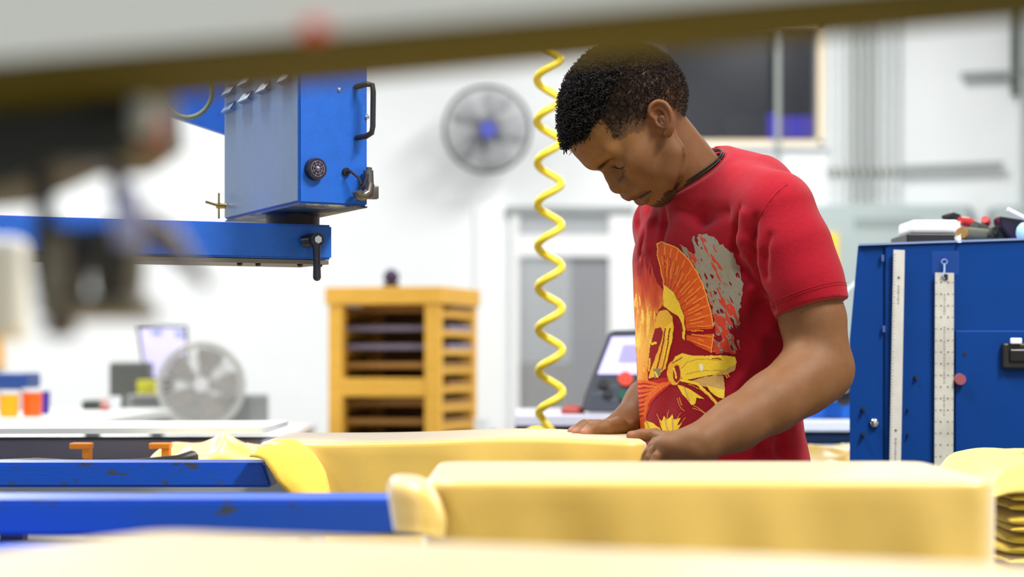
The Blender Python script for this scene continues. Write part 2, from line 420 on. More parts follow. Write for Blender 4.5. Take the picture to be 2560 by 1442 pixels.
    fx = [(1508, 3.355, 1466, 3.33, 1440, 3.318), (1502, 3.38, 1458, 3.365, 1430, 3.36), (1500, 3.405, 1460, 3.405, 1434, 3.405), (1508, 3.43, 1476, 3.435, 1455, 3.437)]
    for j, (a, da, b_, db, c, dc) in enumerate(fx):
        r = [.0088, .009, .0088, .0078][j]
        k1 = np.array([(a-CX)*da/F_PX, da, PLAT_Z+.0200]); k2 = np.array([(b_-CX)*db/F_PX, db, PLAT_Z+.0205]); k3 = onP(c, dc, r*.85)
        fl.chain([k1, k2, k3], [r*1.15, r*1.02, r*.82], k=.003)
    fl.chain([np.array([(1545-CX)*3.37/F_PX, 3.37, PLAT_Z+.022]), np.array([(1512-CX)*3.33/F_PX, 3.33, PLAT_Z+.019]), np.array([(1478-CX)*3.315/F_PX, 3.315, PLAT_Z+.016]), onP(1462, 3.30, .0075)], [.014, .0120, .0100, .0078], k=.006)
    v, f = fl.mesh((.05, 2.95, .90), (.60, 3.68, 1.62), .002)
    body = mesh_obj('body', v, f, skin, root, True)
    # ---- skin colouring, plus the ear hollow's shade painted in
    base = np.array([.172, .075, .028]); N = len(v); col = np.tile(base, (N, 1)).astype(float)
    q = toH(v); head = (np.abs(q) < .16).all(1)
    def mixc(mask, c, a=1):
        m = np.clip(mask, 0, 1)[:, None]*a; col[:] = col*(1-m)+np.array(c)*m
    bn = vnoise(v*450, 3)*.5+.5; bn2 = vnoise(v*130, 13)*.5+.5
    def seg(pts, w_, fmin=.05):      # closeness to a polyline drawn over the face (up, side)
        r = np.full(N, 9.)
        for a, c in zip(pts[:-1], pts[1:]):
            a = np.array(a, float); c = np.array(c, float); d = c-a; qq = q[:, 1:3]; t = np.clip(((qq-a) @ d)/(d @ d), 0, 1)
            r = np.minimum(r, np.linalg.norm(qq-a-t[:, None]*d, axis=1))
        return np.clip(1.6-r/w_, 0, 1)*(q[:, 0] > fmin)*head
    mixc(head*np.clip((q[:, 1]+.01)/.05, 0, 1)*(q[:, 0] > .03), [.25, .112, .028], .6)
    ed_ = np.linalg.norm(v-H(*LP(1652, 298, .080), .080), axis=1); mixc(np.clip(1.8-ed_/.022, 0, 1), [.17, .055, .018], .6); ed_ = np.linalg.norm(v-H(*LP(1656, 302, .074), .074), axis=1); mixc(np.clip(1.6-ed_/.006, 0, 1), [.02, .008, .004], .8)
    for s in (-1, 1):
        mixc(seg([(.0270, .010*s), (.0285, .020*s)], .0030), [.012, .008, .007], .92)
        mixc(seg([(.0280, .016*s), (.0275, .026*s), (.0235, .036*s)], .0026), [.02, .012, .010], .8)
        mixc(seg([(.0245, .034*s), (.0160, .047*s)], .0024)*(.4+.6*bn), [.05, .03, .02], .55)
        mixc(seg([(.0118, .0185*s), (.0060, .0275*s), (.0010, .037*s), (-.0010, .043*s)], .0015), [.004, .003, .003], .97)
        mixc(seg([(.0000, .029*s), (-.0030, .038*s)], .0035), [.09, .045, .026], .45)
    mixc(seg([(-.0545, -.026), (-.0540, -.012), (-.0535, 0), (-.0540, .012), (-.0545, .026)], .0050, .085), [.125, .053, .040], .7)
    mixc(seg([(-.0500, -.027), (-.0415, -.013), (-.0385, 0), (-.0415, .013), (-.0500, .027)], .0036, .085), [.075, .032, .027], .7)
    mixc(seg([(-.0540, -.030), (-.0475, -.013), (-.0450, 0), (-.0475, .013), (-.0540, .030)], .0013, .085), [.018, .008, .007], .95)
    # chin beard and shaved jaw
    def seg3(pts, w_):
        r = np.full(N, 9.)
        for a, c in zip(pts[:-1], pts[1:]):
            a = np.array(a, float); c = np.array(c, float); d = c-a; t = np.clip(((q-a) @ d)/(d @ d), 0, 1)
            r = np.minimum(r, np.linalg.norm(q-a-t[:, None]*d, axis=1))
        return np.clip(1.5-r/w_, 0, 1)*head
    mixc(seg3([(.060, -.086, -.018), (.074, -.090, 0), (.060, -.086, .018), (.060, -.080, .030)], .010)*(.75+.25*bn), [.010, .007, .006], .95)
    BEARD = [(1622, 519), (1638, 509), (1650, 498), (1660, 486), (1672, 474), (1694, 470), (1692, 488), (1682, 502), (1668, 514), (1650, 524), (1630, 526)]
    bm = hairy(v, BEARD) & head & (q[:, 1] < -.05); mixc(bm*(.70+.3*bn), [.010, .007, .006], .9)
    mixc(seg3([(.088, -.083, 0), (.055, -.080, .036), (.020, -.062, .058), (.0, -.03, .068)], .010)*bn, [.05, .028, .02], .40)
    for s in (-1, 1): mixc(seg3([(.090, -.034, .020*s), (.094, -.031, .010*s)], .005)*bn, [.06, .03, .02], .25)
    # scalp darkened by short hair
    hm = hairy(v, HAIR) & head & ~((np.abs(q[:, 2]) > .0775))
    hd = np.clip((q[:, 1]+.02)/.07, .35, 1)
    mixc(hm*np.clip(hd*(.72+.45*bn-.25*bn2), 0, 1), [.020, .013, .010], .92)
    mixc(hm*(bn2 > .60)*(bn > .5), [.10, .055, .035], .5)
    # palms, fingertips
    tipc = np.zeros(N)
    for p in (onP(1570, 3.185, .006), onP(1424, 3.318, .006), onP(1414, 3.36, .006), onP(1452, 3.30, .006)):
        tipc = np.maximum(tipc, np.clip(1.6-np.linalg.norm(v-p, axis=1)/.013, 0, 1))
    mixc(tipc, [.42, .19, .13], .85)
    color_attr(body, col)
    for px_ in ([(1526, 415), (1533, 418.5), (1542.5, 421), (1549, 421.5), (1554, 420.5), (1560, 417), (1564, 412)],):
        pts = [(x, y, hit(x, y)) for x, y in px_]; pts = [tuple(PA(x, y, d-.0004)) for x, y, d in pts if d]
        lash_m = mat('lash_black', srgb(18, 12, 10), rough=.7)
        far_ = [tuple(mir(np.array(p))) for p in pts]
        for q_ in (pts, far_):
            MB().tube(q_, [.0004, .0006, .0009, .0011, .0011, .0008, .0004][:len(q_)], 6).build('eyelashes', lash_m, root, True, 80)

    # ---- hair: a cap over the scalp plus coiled tufts
    hf = Field()
    hf.ell(H(.002, .062, 0), (.096, .087, .078), Bh)
    hf.ell(H(-.022, .035, 0), (.070, .064, .0705), Bh, k=.03)
    hf.ell(H(.064, .062, 0), (.0515, .046, .0565), Bh, k=.025)
    hf.add(lambda X: -vnoise(X*260, 8)*.0016, O, 9, 'w')
    v2, f2 = hf.mesh(O-.17, O+.19, .0025)
    cap_v = v2
    # tufts
    tri = np.asarray(f2)[:, :3]; A, B_, Cc = v2[tri[:, 0]], v2[tri[:, 1]], v2[tri[:, 2]]
    nn = np.cross(B_-A, Cc-A); ar = np.linalg.norm(nn, axis=1); nn /= ar[:, None]+1e-12
    outward = ((A-H(0, .04, 0))*nn).sum(1) > 0
    if outward.mean() < .5: nn = -nn; outward = ~outward
    qa = toH(A); rad = A-H(0, .05, 0); rad /= np.linalg.norm(rad, axis=1)[:, None]
    ok = ((nn*rad).sum(1) > .35) & hairy(A, HAIR)
    top = hairy(A, DENSE)
    V, Fq, shade = [], [], []
    def tuft(p, n_, ln, r0, coil, nseg=5, ns=5):
        a = np.cross(n_, nrng.normal(size=3)); a /= np.linalg.norm(a)+1e-9; b2 = np.cross(n_, a)
        ph = nrng.uniform(0, 6.28); base = len(V)
        for i in range(nseg+1):
            t = i/nseg; ang = ph+t*4.2; c = p+n_*ln*t+(a*math.cos(ang)+b2*math.sin(ang))*coil*min(1, t*2)
            r = r0*(1-.55*t)
            for k in range(ns):
                g = 6.283*k/ns; V.append(c+(a*math.cos(g)+b2*math.sin(g))*r)
        for i in range(nseg):
            for k in range(ns):
                Fq.append((base+i*ns+k, base+i*ns+(k+1) % ns, base+(i+1)*ns+(k+1) % ns, base+(i+1)*ns+k))
        e = base+nseg*ns
        Fq.append((e, e+1, e+2, e+(3 if ns > 3 else 0)) if ns > 3 else (e, e+1, e+2, e+2))
    def sample(mask, n):
        ids = np.where(mask)[0]; pr = ar[ids]/ar[ids].sum()
        return nrng.choice(ids, n, p=pr)
    for i in sample(ok & top, 8500):
        q_ = qa[i]; grow = 1+.55*min(1, max(0, (q_[0])/.06))
        n_ = nrm(nn[i]*.6+rad[i]*.5+nrng.normal(size=3)*.6)
        tuft(A[i]-nn[i]*.002, n_, nrng.uniform(.005, .0105)*grow, nrng.uniform(.0009, .0017), .0030)
    n_dense = len(V)
    for i in sample(ok & ~top, 15000):
        n_ = nrm(nn[i]+nrng.normal(size=3)*.9)
        hgt = max(.10, min(1, (qa[i][1]+.03)/.10))
        if nrng.random() > .25+.75*hgt: continue
        tuft(A[i]-nn[i]*.0040, n_, nrng.uniform(.002, .0045)*hgt+.0036, nrng.uniform(.0004, .0009), .0008, 2, 3)
    fk = f2[hairy(v2, DENSE)[f2].all(1)]
    Vh = np.array(V); Fh = np.array(Fq)+len(v2)
    hair = mesh_obj('hair', np.vstack([v2, Vh]), np.vstack([fk, Fh]), hair_m, root, True)
    hc = np.tile([.0085, .0070, .0065], (len(hair.data.vertices), 1)); hc[len(v2)+n_dense:] = [.030, .019, .015]
    hc *= nrng.uniform(.6, 1.5, (len(hc), 1)); color_attr(hair, hc)

    # ---- t-shirt
    Ft, Lt = np.array([-.82, -.572, 0]), np.array([.572, -.82, 0])
    sec = [  # y, centre x, depth, half width, half depth
        (400, 1802, 3.37, .150, .083), (470, 1802, 3.37, .163, .096), (540, 1804, 3.37, .176, .108), (620, 1804, 3.37, .170, .108), (700, 1800, 3.37, .161, .104), (800, 1797, 3.37, .154, .101),
        (900, 1798, 3.37, .150, .099), (1000, 1802, 3.37, .149, .099), (1080, 1806, 3.37, .151, .100), (1170, 1814, 3.37, .156, .104), (1260, 1820, 3.37, .160, .107)]
    zs = np.array([CAMZ+(YH-s[0])*s[2]/F_PX for s in sec])[::-1]
    sx = np.array([(s[1]-CX)*s[2]/F_PX for s in sec])[::-1]; sy = np.array([s[2] for s in sec])[::-1]
    sa = np.array([s[3] for s in sec])[::-1]; sb = np.array([s[4] for s in sec])[::-1]
    def torso(X):
        z = X[..., 2]; a = np.interp(z, zs, sa); b_ = np.interp(z, zs, sb)
        dx = X[..., 0]-np.interp(z, zs, sx); dy = X[..., 1]-np.interp(z, zs, sy)
        l = (dx*Lt[0]+dy*Lt[1])/a; f_ = (dx*Ft[0]+dy*Ft[1])/b_
        return ((np.abs(l)**2.3+np.abs(f_)**2.3)**(1/2.3)-1)*np.minimum(a, b_)*.9
    s = Field()
    s.add(torso, PA(1800, 800, 3.37), .7, 'u', .01)
    # rounded shoulder line closes the tube at the top
    def topcut(X):                   # height of the shoulder slope, falling from the neck to both sides
        l = (X[..., 0]-.325)*Lt[0]+(X[..., 1]-3.37)*Lt[1]; f_ = (X[..., 0]-.325)*Ft[0]+(X[..., 1]-3.37)*Ft[1]
        zt = CAMZ+.262-np.abs(l)**1.6*1.05-.16*f_-1.6*f_*f_
        return (X[..., 2]-zt)*.85
    s.add(topcut, PA(1800, 500, 3.37), 9, 'i', .05)
    s.cone(PA(1770, 470, 3.35), PA(1935, 520, 3.225), .050, .052, k=.05)
    s.cone(PA(1770, 480, 3.37), PA(1672, 560, 3.50), .050, .052, k=.05)
    s.cone(PA(1800, 440, 3.40), PA(1890, 480, 3.36), .045, .06, k=.05)
    # sleeves
    slv = Field()
    def sleeve(pts, rs, hem_c, hem_n, k):
        a = [np.array(p) for p in pts]; hn = nrm(hem_n)
        def fn(X):
            d = None
            for i in range(len(a)-1):
                dd = a[i+1]-a[i]; t = np.clip(((X-a[i]) @ dd)/(dd @ dd), 0, 1)
                r = np.sqrt(((X-a[i]-t[..., None]*dd)**2).sum(-1))-(rs[i]+(rs[i+1]-rs[i])*t)
                if d is None: d = r
                else:
                    kk = .02; h = np.clip(.5+.5*(r-d)/kk, 0, 1); d = r*(1-h)+d*h-kk*h*(1-h)
            return np.maximum(d, (X-hem_c) @ hn)
        s.add(fn, (a[0]+a[-1])/2, .3, 'u', k)
    hemc = PA(2026, 766, 3.19)
    ax = nrm(PA(2056, 918, 3.18)-PA(1985, 640, 3.2))
    hn = nrm(ax+np.array([.04, -.06, 0]))
    sleeve([PA(1945, 535, 3.21), PA(1975, 620, 3.2), PA(2008, 700, 3.19), PA(2040, 800, 3.185)], [.054, .0565, .0535, .0515], hemc, hn, .022)
    hemc2 = PA(1700, 760, 3.52); hn2 = nrm(PA(1745, 880, 3.55)-PA(1662, 575, 3.5))
    sleeve([PA(1668, 560, 3.50), PA(1700, 700, 3.52), PA(1730, 850, 3.55)], [.054, .055, .053], hemc2, hn2, .025)
    # folds
    def groove(pts, r, dep=.5, k=.02): s.chain([PA(*p) for p in pts], [r]*len(pts), op='s', k=k)
    def ridge(pts, r, k=.02): s.chain([PA(*p) for p in pts], [r]*len(pts), op='u', k=k)
    def fold(pts, rs, lift, k=.014, op='s'):   # a crease (op s) or soft roll (op u) laid along the cloth
        q_ = [(x, y, hit(x, y, 3.0, 3.6, s)) for x, y in pts]; c_ = [PA(x, y, d-l) for (x, y, d), l in zip(q_, lift) if d]
        if len(c_) > 1: s.chain(c_, rs[:len(c_)], op=op, k=k)
    fold([(1893, 545), (1882, 585), (1880, 630), (1890, 680), (1906, 718), (1930, 760)], [.003, .006, .009, .011, .012, .010], [.001, .002, .002, .001, 0, 0], .014)
    fold([(1855, 520), (1848, 570), (1848, 620), (1857, 668), (1878, 702)], [.002, .004, .006, .006, .004], [.001]*5, .016)
    fold([(1866, 540), (1864, 600), (1868, 650)], [.004, .007, .005], [-.001]*3, .012, 'u')
    fold([(1925, 590), (1912, 640), (1918, 690)], [.002, .004, .002], [.001]*3, .014)
    fold([(1905, 770), (1880, 830), (1850, 890), (1815, 950)], [.006, .008, .007, .004], [.002]*4, .030)
    fold([(1935, 860), (1910, 930), (1870, 985)], [.005, .007, .004], [.001]*3, .025)
    fold([(1625, 505), (1621, 545), (1614, 590), (1604, 640)], [.005, .008, .007, .003], [.001]*4, .013)
    fold([(1593, 515), (1590, 555), (1592, 600)], [.003, .005, .002], [.001]*3, .010)
    fold([(1642, 515), (1636, 560), (1626, 620)], [.004, .005, .003], [-.001]*3, .012, 'u')
    fold([(1668, 520), (1664, 560), (1655, 600)], [.002, .004, .002], [.001]*3, .014)
    fold([(1700, 520), (1760, 540), (1820, 530)], [.002, .004, .002], [.002]*3, .025)
    fold([(1893, 1110), (1905, 1140), (1915, 1170)], [.002, .004, .004], [.001]*3, .014)
    fold([(1950, 1080), (1955, 1120), (1965, 1165)], [.002, .005, .005], [.001]*3, .018)
    def wr_(X):                       # soft wrinkles: stretched noise in the torso's own frame
        l = X @ Lt; f_ = X @ Ft; z = X[..., 2]
        a = np.stack([l*9+z*3, f_*9, z*4.5-l*4], -1); b_ = np.stack([l*22-z*10, f_*20, z*9+l*10], -1)
        return vnoise(a, 1)*.0045+vnoise(b_, 2)*.0022
    s.add(wr_, O, 9, 'w')
    # neck opening, hem and sleeve mouths
    ncc = PA(1738, 434, 3.345); nax = nrm(PA(1738+55, 434+83.5, 3.36)-ncc)
    def cyl(c, r, t0, t1):           # flat-ended cylinder along the neck axis
        def fn(X):
            t = (X-c) @ nax; rr = np.sqrt(np.maximum(((X-c)**2).sum(-1)-t*t, 0)); return np.maximum(rr-r, np.maximum(t-t1, t0-t))
        return fn
    s.cone(ncc+nax*.070, ncc+nax*.004, .095, .0565, k=.03)
    s.add(cyl(ncc, .086, -.2, 0), ncc, .22, 's', .003)
    s.add(cyl(ncc, .0550, -.2, .03), ncc, .22, 's', .002)
    s.half(PA(1800, 1195, 3.37), (0, 0, -1), op='i', k=.002)
    s.cone(hemc+ax*.034, hemc+ax*.12, .0468, .0468, op='s', k=.002)
    s.cone(hemc2+hn2*.034, hemc2+hn2*.12, .047, .047, op='s', k=.002)
    v3, f3 = s.mesh((.10, 2.98, .86), (.60, 3.68, 1.50), .003)
    shirt = mesh_obj('t_shirt', v3, f3, red_knit, root, True)
    tag(shirt, 'red short-sleeved t-shirt')
    # collar rib, seams, necklace
    bv = BVHTree.FromPolygons([Vector(x) for x in v3], [tuple(int(i) for i in x) for x in f3])
    camp = Vector((0, 0, CAMZ))
    def onshirt(px, py, lift=.0):
        d = (P(px, py, 1)-camp).normalized(); h, n_, i_, ds = bv.ray_cast(camp, d)
        return (h-d*lift) if h is not None else None
    e1 = nrm(np.cross(nax, [0, 1, 0])); e2 = np.cross(nax, e1); V, Fc = [], []; nn_ = 72; pr = [(.0548, .004), (.0552, -.0012), (.0575, -.0022), (.0600, .003), (.0645, .0085), (.0680, .0125)]
    for i in range(nn_):
        g = 6.28318*i/nn_; rd = e1*math.cos(g)+e2*math.sin(g)
        V += [ncc+rd*r_+nax*t_ for r_, t_ in pr]
    for i in range(nn_):
        for j_ in range(len(pr)-1): a_ = i*len(pr)+j_; b_ = ((i+1) % nn_)*len(pr)+j_; Fc.append((a_, b_, b_+1, a_+1))
    mesh_obj('collar', np.array(V), Fc, red_rib, shirt, True)
    for dz, r_ in ((-.0045, .0545), (-.0082, .0538)):
        MB().tube([tuple(ncc+(e1*math.cos(g)+e2*math.sin(g))*r_+nax*(dz+.0010*math.sin(3*g))) for g in np.linspace(0, 6.28318, 61)[:-1]], .0014, 6, closed=True).build('necklace_cord', cord_m, root, True, 80)
    # sewn seams as thin raised threads
    def seam(px, name='seam'):
        pts = [onshirt(*p, .0003) for p in px]; pts = [p for p in pts if p is not None]
        dense = []
        for a, c in zip(pts[:-1], pts[1:]):
            for t in np.linspace(0, 1, 5)[:-1]: dense.append(tuple(a.lerp(c, t)))
        if len(dense) > 3: MB().tube(dense, .0011, 5).build(name, red_rib, shirt, True, 80)
    seam([(1967, 462), (1945, 478), (1925, 500), (1905, 530), (1890, 562), (1882, 595), (1884, 630), (1892, 665)])
    # printed picture on the chest
    G0 = lambda pts: np.array([(1540+x/2.12, 520+y/2.12) for x, y in pts])
    def inpoly(X, Y, pts):
        p = G0(pts); c = np.zeros(X.shape, bool); n = len(p)
        for i in range(n):
            x1, y1 = p[i]; x2, y2 = p[(i+1) % n]
            if y1 == y2: continue
            m = ((y1 > Y) != (y2 > Y)) & (X < (x2-x1)*(Y-y1)/(y2-y1)+x1); c ^= m
        return c
    def near(X, Y, pts):
        p = G0(pts); r = np.full(X.shape, 1e9)
        for (x1, y1), (x2, y2) in zip(p[:-1], p[1:]):
            dx, dy = x2-x1, y2-y1; t = np.clip(((X-x1)*dx+(Y-y1)*dy)/(dx*dx+dy*dy+1e-9), 0, 1)
            r = np.minimum(r, np.hypot(X-x1-t*dx, Y-y1-t*dy))
        return r
    stp = 1.2; gx, gy = np.meshgrid(np.arange(1585, 1870, stp), np.arange(575, 1112, stp))
    ZX, ZY = (gx-1540)*2.12, (gy-520)*2.12
    n2 = lambda sx, sy, sd: vnoise(np.stack([gx*sx, gy*sy, np.full(gx.shape, sd*3.3)], -1), sd)
    wobx, woby = n2(.09, .09, 21)*2.2, n2(.09, .09, 22)*2.2
    WX, WY_ = gx+wobx*.6, gy+woby*.6
    rgb = np.zeros(gx.shape+(3,)); al = np.zeros(gx.shape, bool)
    def fill(m, c): rgb[m] = srgb(*c); al[m] = True
    def wipe(m): al[m] = False
    def poly(pts, c): fill(inpoly(WX, WY_, pts), c)
    def line(pts, w_, c): fill(near(WX, WY_, pts) < w_, c)
    def cut(pts, w_): wipe(near(WX, WY_, pts) < w_)
    YL, YD, OR, RD, GR, TN, DR = (250, 218, 62), (240, 190, 60), (222, 92, 28), (205, 50, 30), (150, 146, 130), (214, 172, 100), (150, 18, 34)
    st = n2(.16, .028, 31)+.5*n2(.42, .05, 33)           # flame streaks
    fm = inpoly(WX+st*3, WY_+st*8, [(140, 240), (185, 290), (215, 390), (255, 440), (255, 520), (215, 560), (190, 690), (172, 850), (160, 1120), (150, 1180), (60, 1180), (60, 240)])
    def ramp(v_, stops):
        v_ = np.clip(v_, 0, 1); xs_ = [a_ for a_, _ in stops]; cs_ = np.array([srgb(*c_) for _, c_ in stops]); return np.stack([np.interp(v_, xs_, cs_[:, i_]) for i_ in range(3)], -1)
    fv = (ZY-260)/800+st*.10; m_ = fm & (fv > .02+.05*np.abs(st)); rgb[m_] = ramp(fv, [(0, (172, 26, 36)), (.14, (196, 60, 34)), (.28, (214, 96, 40)), (.40, (232, 150, 60)), (.52, (240, 188, 84)), (.80, (236, 160, 70)), (1, (220, 90, 45))])[m_]; al |= m_
    fill(fm & (st > .30+np.clip((560+n2(.3, .02, 51)*90-ZY)/120, 0, 2)+np.clip((ZY-760)/200, 0, 2)), (247, 214, 92))
    # smoke
    sm = inpoly(WX+n2(.12, .12, 5)*5, WY_+n2(.12, .12, 6)*5, [(405, 160), (430, 145), (470, 140), (530, 160), (570, 205), (620, 240), (650, 310), (672, 400), (672, 460), (655, 560), (650, 770), (600, 765), (560, 770), (510, 765), (525, 640), (505, 520), (480, 440), (430, 340), (370, 260), (335, 180), (390, 230), (420, 235)])
    fill(sm, GR); lo = np.clip((ZY-260)/420, 0, 1); sh_ = gx-.45*gy; fl2 = vnoise(np.stack([sh_*.13, gy*.045, np.full(gx.shape, 9.)], -1), 41)+.45*vnoise(np.stack([sh_*.33, gy*.10, np.full(gx.shape, 4.)], -1), 42)
    fill(sm & (fl2 > .62-.75*lo) & (ZX < 540+90*lo+ZY*.06), (205, 66, 44)); wipe(sm & (fl2 < -1.0+.62*lo))
    # crest
    poly([(218, 190), (240, 178), (290, 195), (325, 215), (365, 250), (400, 295), (430, 345), (455, 395), (472, 440), (488, 490), (500, 540), (513, 600), (515, 640), (372, 650), (368, 600), (352, 540), (325, 480), (290, 440), (252, 405), (238, 330), (222, 260)], OR)
    poly([(372, 672), (517, 668), (514, 720), (502, 765), (440, 735), (375, 700)], OR)
    import math as _m
    for i in range(26):
        a = i/25; px_ = np.interp(a, [0, .2, .4, .6, .8, 1], [240, 330, 425, 478, 512, 512]); py_ = np.interp(a, [0, .2, .4, .6, .8, 1], [182, 218, 340, 460, 590, 745])
        qx = np.interp(a, [0, .3, .6, 1], [255, 300, 352, 375]); qy = np.interp(a, [0, .3, .6, 1], [395, 440, 545, 695]); f0 = .05 if i % 2 else .35; f1 = .78 if i % 3 else .55
        line([(px_+(qx-px_)*f0, py_+(qy-py_)*f0), (px_+(qx-px_)*f1, py_+(qy-py_)*f1)], 1.3, (240, 150, 50)); 
        if i % 2: line([(px_+(qx-px_)*.25, py_+(qy-py_)*.25+9), (px_+(qx-px_)*1., py_+(qy-py_)*1.+6)], 1.1, (180, 48, 26))
    line([(218, 190), (240, 180), (290, 195), (325, 215), (365, 250)], 1.6, (245, 175, 70)); line([(365, 250), (400, 295), (430, 345), (455, 395), (472, 440), (500, 540), (515, 625)], 1.6, (245, 170, 70)); line([(218, 190), (222, 260), (238, 330), (252, 400)], 1.4, (245, 175, 70)); line([(517, 668), (502, 765)], 1.4, (245, 175, 70))
    # helmet rim, face
    poly([(252, 405), (300, 442), (338, 510), (358, 570), (366, 640), (362, 705), (350, 690), (352, 620), (330, 575), (285, 545), (252, 520), (250, 460)], YL)
    line([(255, 540), (300, 560), (335, 600), (350, 650)], 2.2, DR)
    poly([(232, 545), (270, 540), (300, 575), (306, 630), (298, 690), (280, 780), (262, 850), (225, 885), (175, 905), (172, 850), (178, 760), (188, 690), (205, 620), (215, 570)], YD)
    poly([(205, 640), (238, 630), (250, 660), (235, 720), (205, 800), (180, 870), (172, 905), (170, 830), (182, 730)], DR)
    poly([(252, 640), (300, 600), (300, 690), (270, 800), (240, 850), (255, 760), (265, 690)], YL); line([(262, 640), (240, 760), (215, 860)], 1.8, DR); line([(285, 640), (265, 780), (240, 860)], 1.5, DR)
    line([(190, 720), (210, 715)], 3, YL); line([(180, 800), (175, 860)], 2.2, YD)
    poly([(200, 850), (235, 850), (238, 885), (205, 905)], (140, 135, 110)); line([(208, 870), (222, 895)], 2.5, YL)
    # knot
    el = ((WX-(1540+310/2.12))/(44/2.12))**2+((WY_-(520+872/2.12))/(72/2.12))**2; fill(el < 1, DR); fill(el < .80, YD); 
    el2 = ((WX-(1540+322/2.12))/(20/2.12))**2+((WY_-(520+878/2.12))/(46/2.12))**2; fill(el2 < 1, DR); line([(308, 850), (318, 900)], 2.2, YL)
    # shoulder plate
    poly([(298, 815), (312, 785), (350, 768), (400, 780), (470, 782), (560, 780), (630, 786), (642, 815), (622, 850), (560, 878), (480, 888), (400, 905), (352, 915), (345, 870), (335, 830)], YL)
    poly([(590, 850), (640, 822), (628, 858), (585, 882), (500, 892)], TN); line([(345, 850), (380, 815), (440, 800), (560, 805)], 1.2, (215, 165, 50)); line([(370, 880), (450, 862), (560, 860)], 1.2, (215, 165, 50)); fill(near(WX, WY_, [(450, 832), (454, 855)]) < 3.4, (252, 250, 235))
    line([(510, 797), (540, 795), (555, 802)], 1.6, (170, 60, 40)); line([(300, 820), (350, 790)], 1.2, DR)
    poly([(395, 915), (480, 890), (570, 890), (578, 960), (520, 962), (450, 940)], TN); poly([(480, 940), (577, 962), (572, 1008), (545, 1005), (500, 975)], YL)
    line([(350, 912), (430, 930), (490, 985), (530, 1030), (565, 1068)], 3.6, YL); line([(385, 935), (450, 960), (510, 1010), (550, 1055)], 1.5, (235, 190, 60)); line([(352, 930), (430, 950), (500, 1010)], 1.0, DR)
    poly([(325, 935), (350, 940), (400, 965), (470, 1012), (425, 1005), (420, 1040), (400, 1045), (375, 1010), (350, 985)], YL); line([(360, 945), (388, 1020)], 1.8, TN)
    for (a, b) in (((572, 872), (590, 900)), ((582, 868), (600, 895))): line([a, b], 1.4, YD)
    for l in ([(325, 1010), (345, 1060), (365, 1075)], [(335, 1005), (350, 1045)], [(405, 1060), (450, 1075), (480, 1095)], [(410, 1045), (480, 1090), (520, 1078)]): line(l, 1.1, (230, 140, 60))
    # cape
    cm = inpoly(WX, WY_, [(60, 915), (180, 915), (268, 895), (290, 935), (230, 985), (190, 1030), (160, 1110), (60, 1120)]); fill(cm, (190, 40, 34))
    for i in range(9):
        y_ = 918+i*20; line([(285-i*7, 925+i*4), (230-i*8, 935+i*11), (150, y_+i*4), (100, y_+i*6)], 2.4 if i % 2 else 3.2, (235, 130, 55) if i % 2 else (228, 108, 44))
    # lower tufts and disc
    poly([(222, 1108), (240, 1130), (255, 1100), (270, 1125), (300, 1090), (305, 1120), (345, 1112), (325, 1150), (352, 1140), (318, 1185), (270, 1190), (245, 1180), (235, 1150)], YL)
    line([(262, 1120), (275, 1180)], 2.2, TN); line([(300, 1115), (302, 1180)], 2, TN)
    for l in ([(240, 1150), (215, 1090)], [(270, 1120), (280, 1070)], [(320, 1120), (345, 1085)], [(345, 1140), (370, 1110)]): line(l, .9, (225, 150, 60))
    poly([(160, 1125), (195, 1140), (235, 1165), (240, 1200), (215, 1230), (170, 1215), (120, 1260), (130, 1180)], YL); line([(160, 1130), (190, 1195)], 2, TN); poly([(100, 1180), (150, 1100), (152, 1180), (110, 1250)], OR)
    poly([(310, 1205), (345, 1170), (400, 1142), (470, 1128), (590, 1118), (640, 1120), (560, 1150), (480, 1188), (420, 1212), (360, 1222)], YL); poly([(475, 1130), (600, 1120), (520, 1160), (450, 1190)], TN)
    line([(345, 1175), (420, 1145), (560, 1128)], .8, DR); line([(445, 1140), (450, 1190)], .8, (190, 140, 40)); line([(470, 1135), (478, 1180)], .8, (190, 140, 40))
    fill(near(WX, WY_, [(777, 895), (783, 888)]) < 1.6, (235, 210, 200))
    Hh, Ww = gx.shape; vid = np.full(gx.shape, -1, int); PV, PC = [], []
    for a in range(Hh):
        for b_ in range(Ww):
            if al[a, b_] or al[max(a-1, 0):a+2, max(b_-1, 0):b_+2].any():
                p = onshirt(gx[a, b_], gy[a, b_], .0007)
                if p is not None: vid[a, b_] = len(PV); PV.append(p); PC.append(rgb[a, b_] if al[a, b_] else (.30, .006, .016))
    PVa = np.array([tuple(p) for p in PV]); PF = []
    for a in range(Hh-1):
        for b_ in range(Ww-1):
            ids = [vid[a, b_], vid[a+1, b_], vid[a+1, b_+1], vid[a, b_+1]]
            if min(ids) < 0 or not al[a:a+2, b_:b_+2].sum() >= 2: continue
            q4 = PVa[ids]
            if np.ptp(q4[:, 1]) > .009: continue
            PF.append(ids)
    ink = mat('screen_print_ink', (.8, .6, .1), rough=.65, spec=.25, vcol='col', noise=.10, nscale=260, bump=.3, bscale=700)
    pg = mesh_obj('printed_graphic', PVa, PF, ink, shirt, True); color_attr(pg, np.array(PC)); pg['label'] = 'yellow, orange and grey printed picture of a crested helmet'
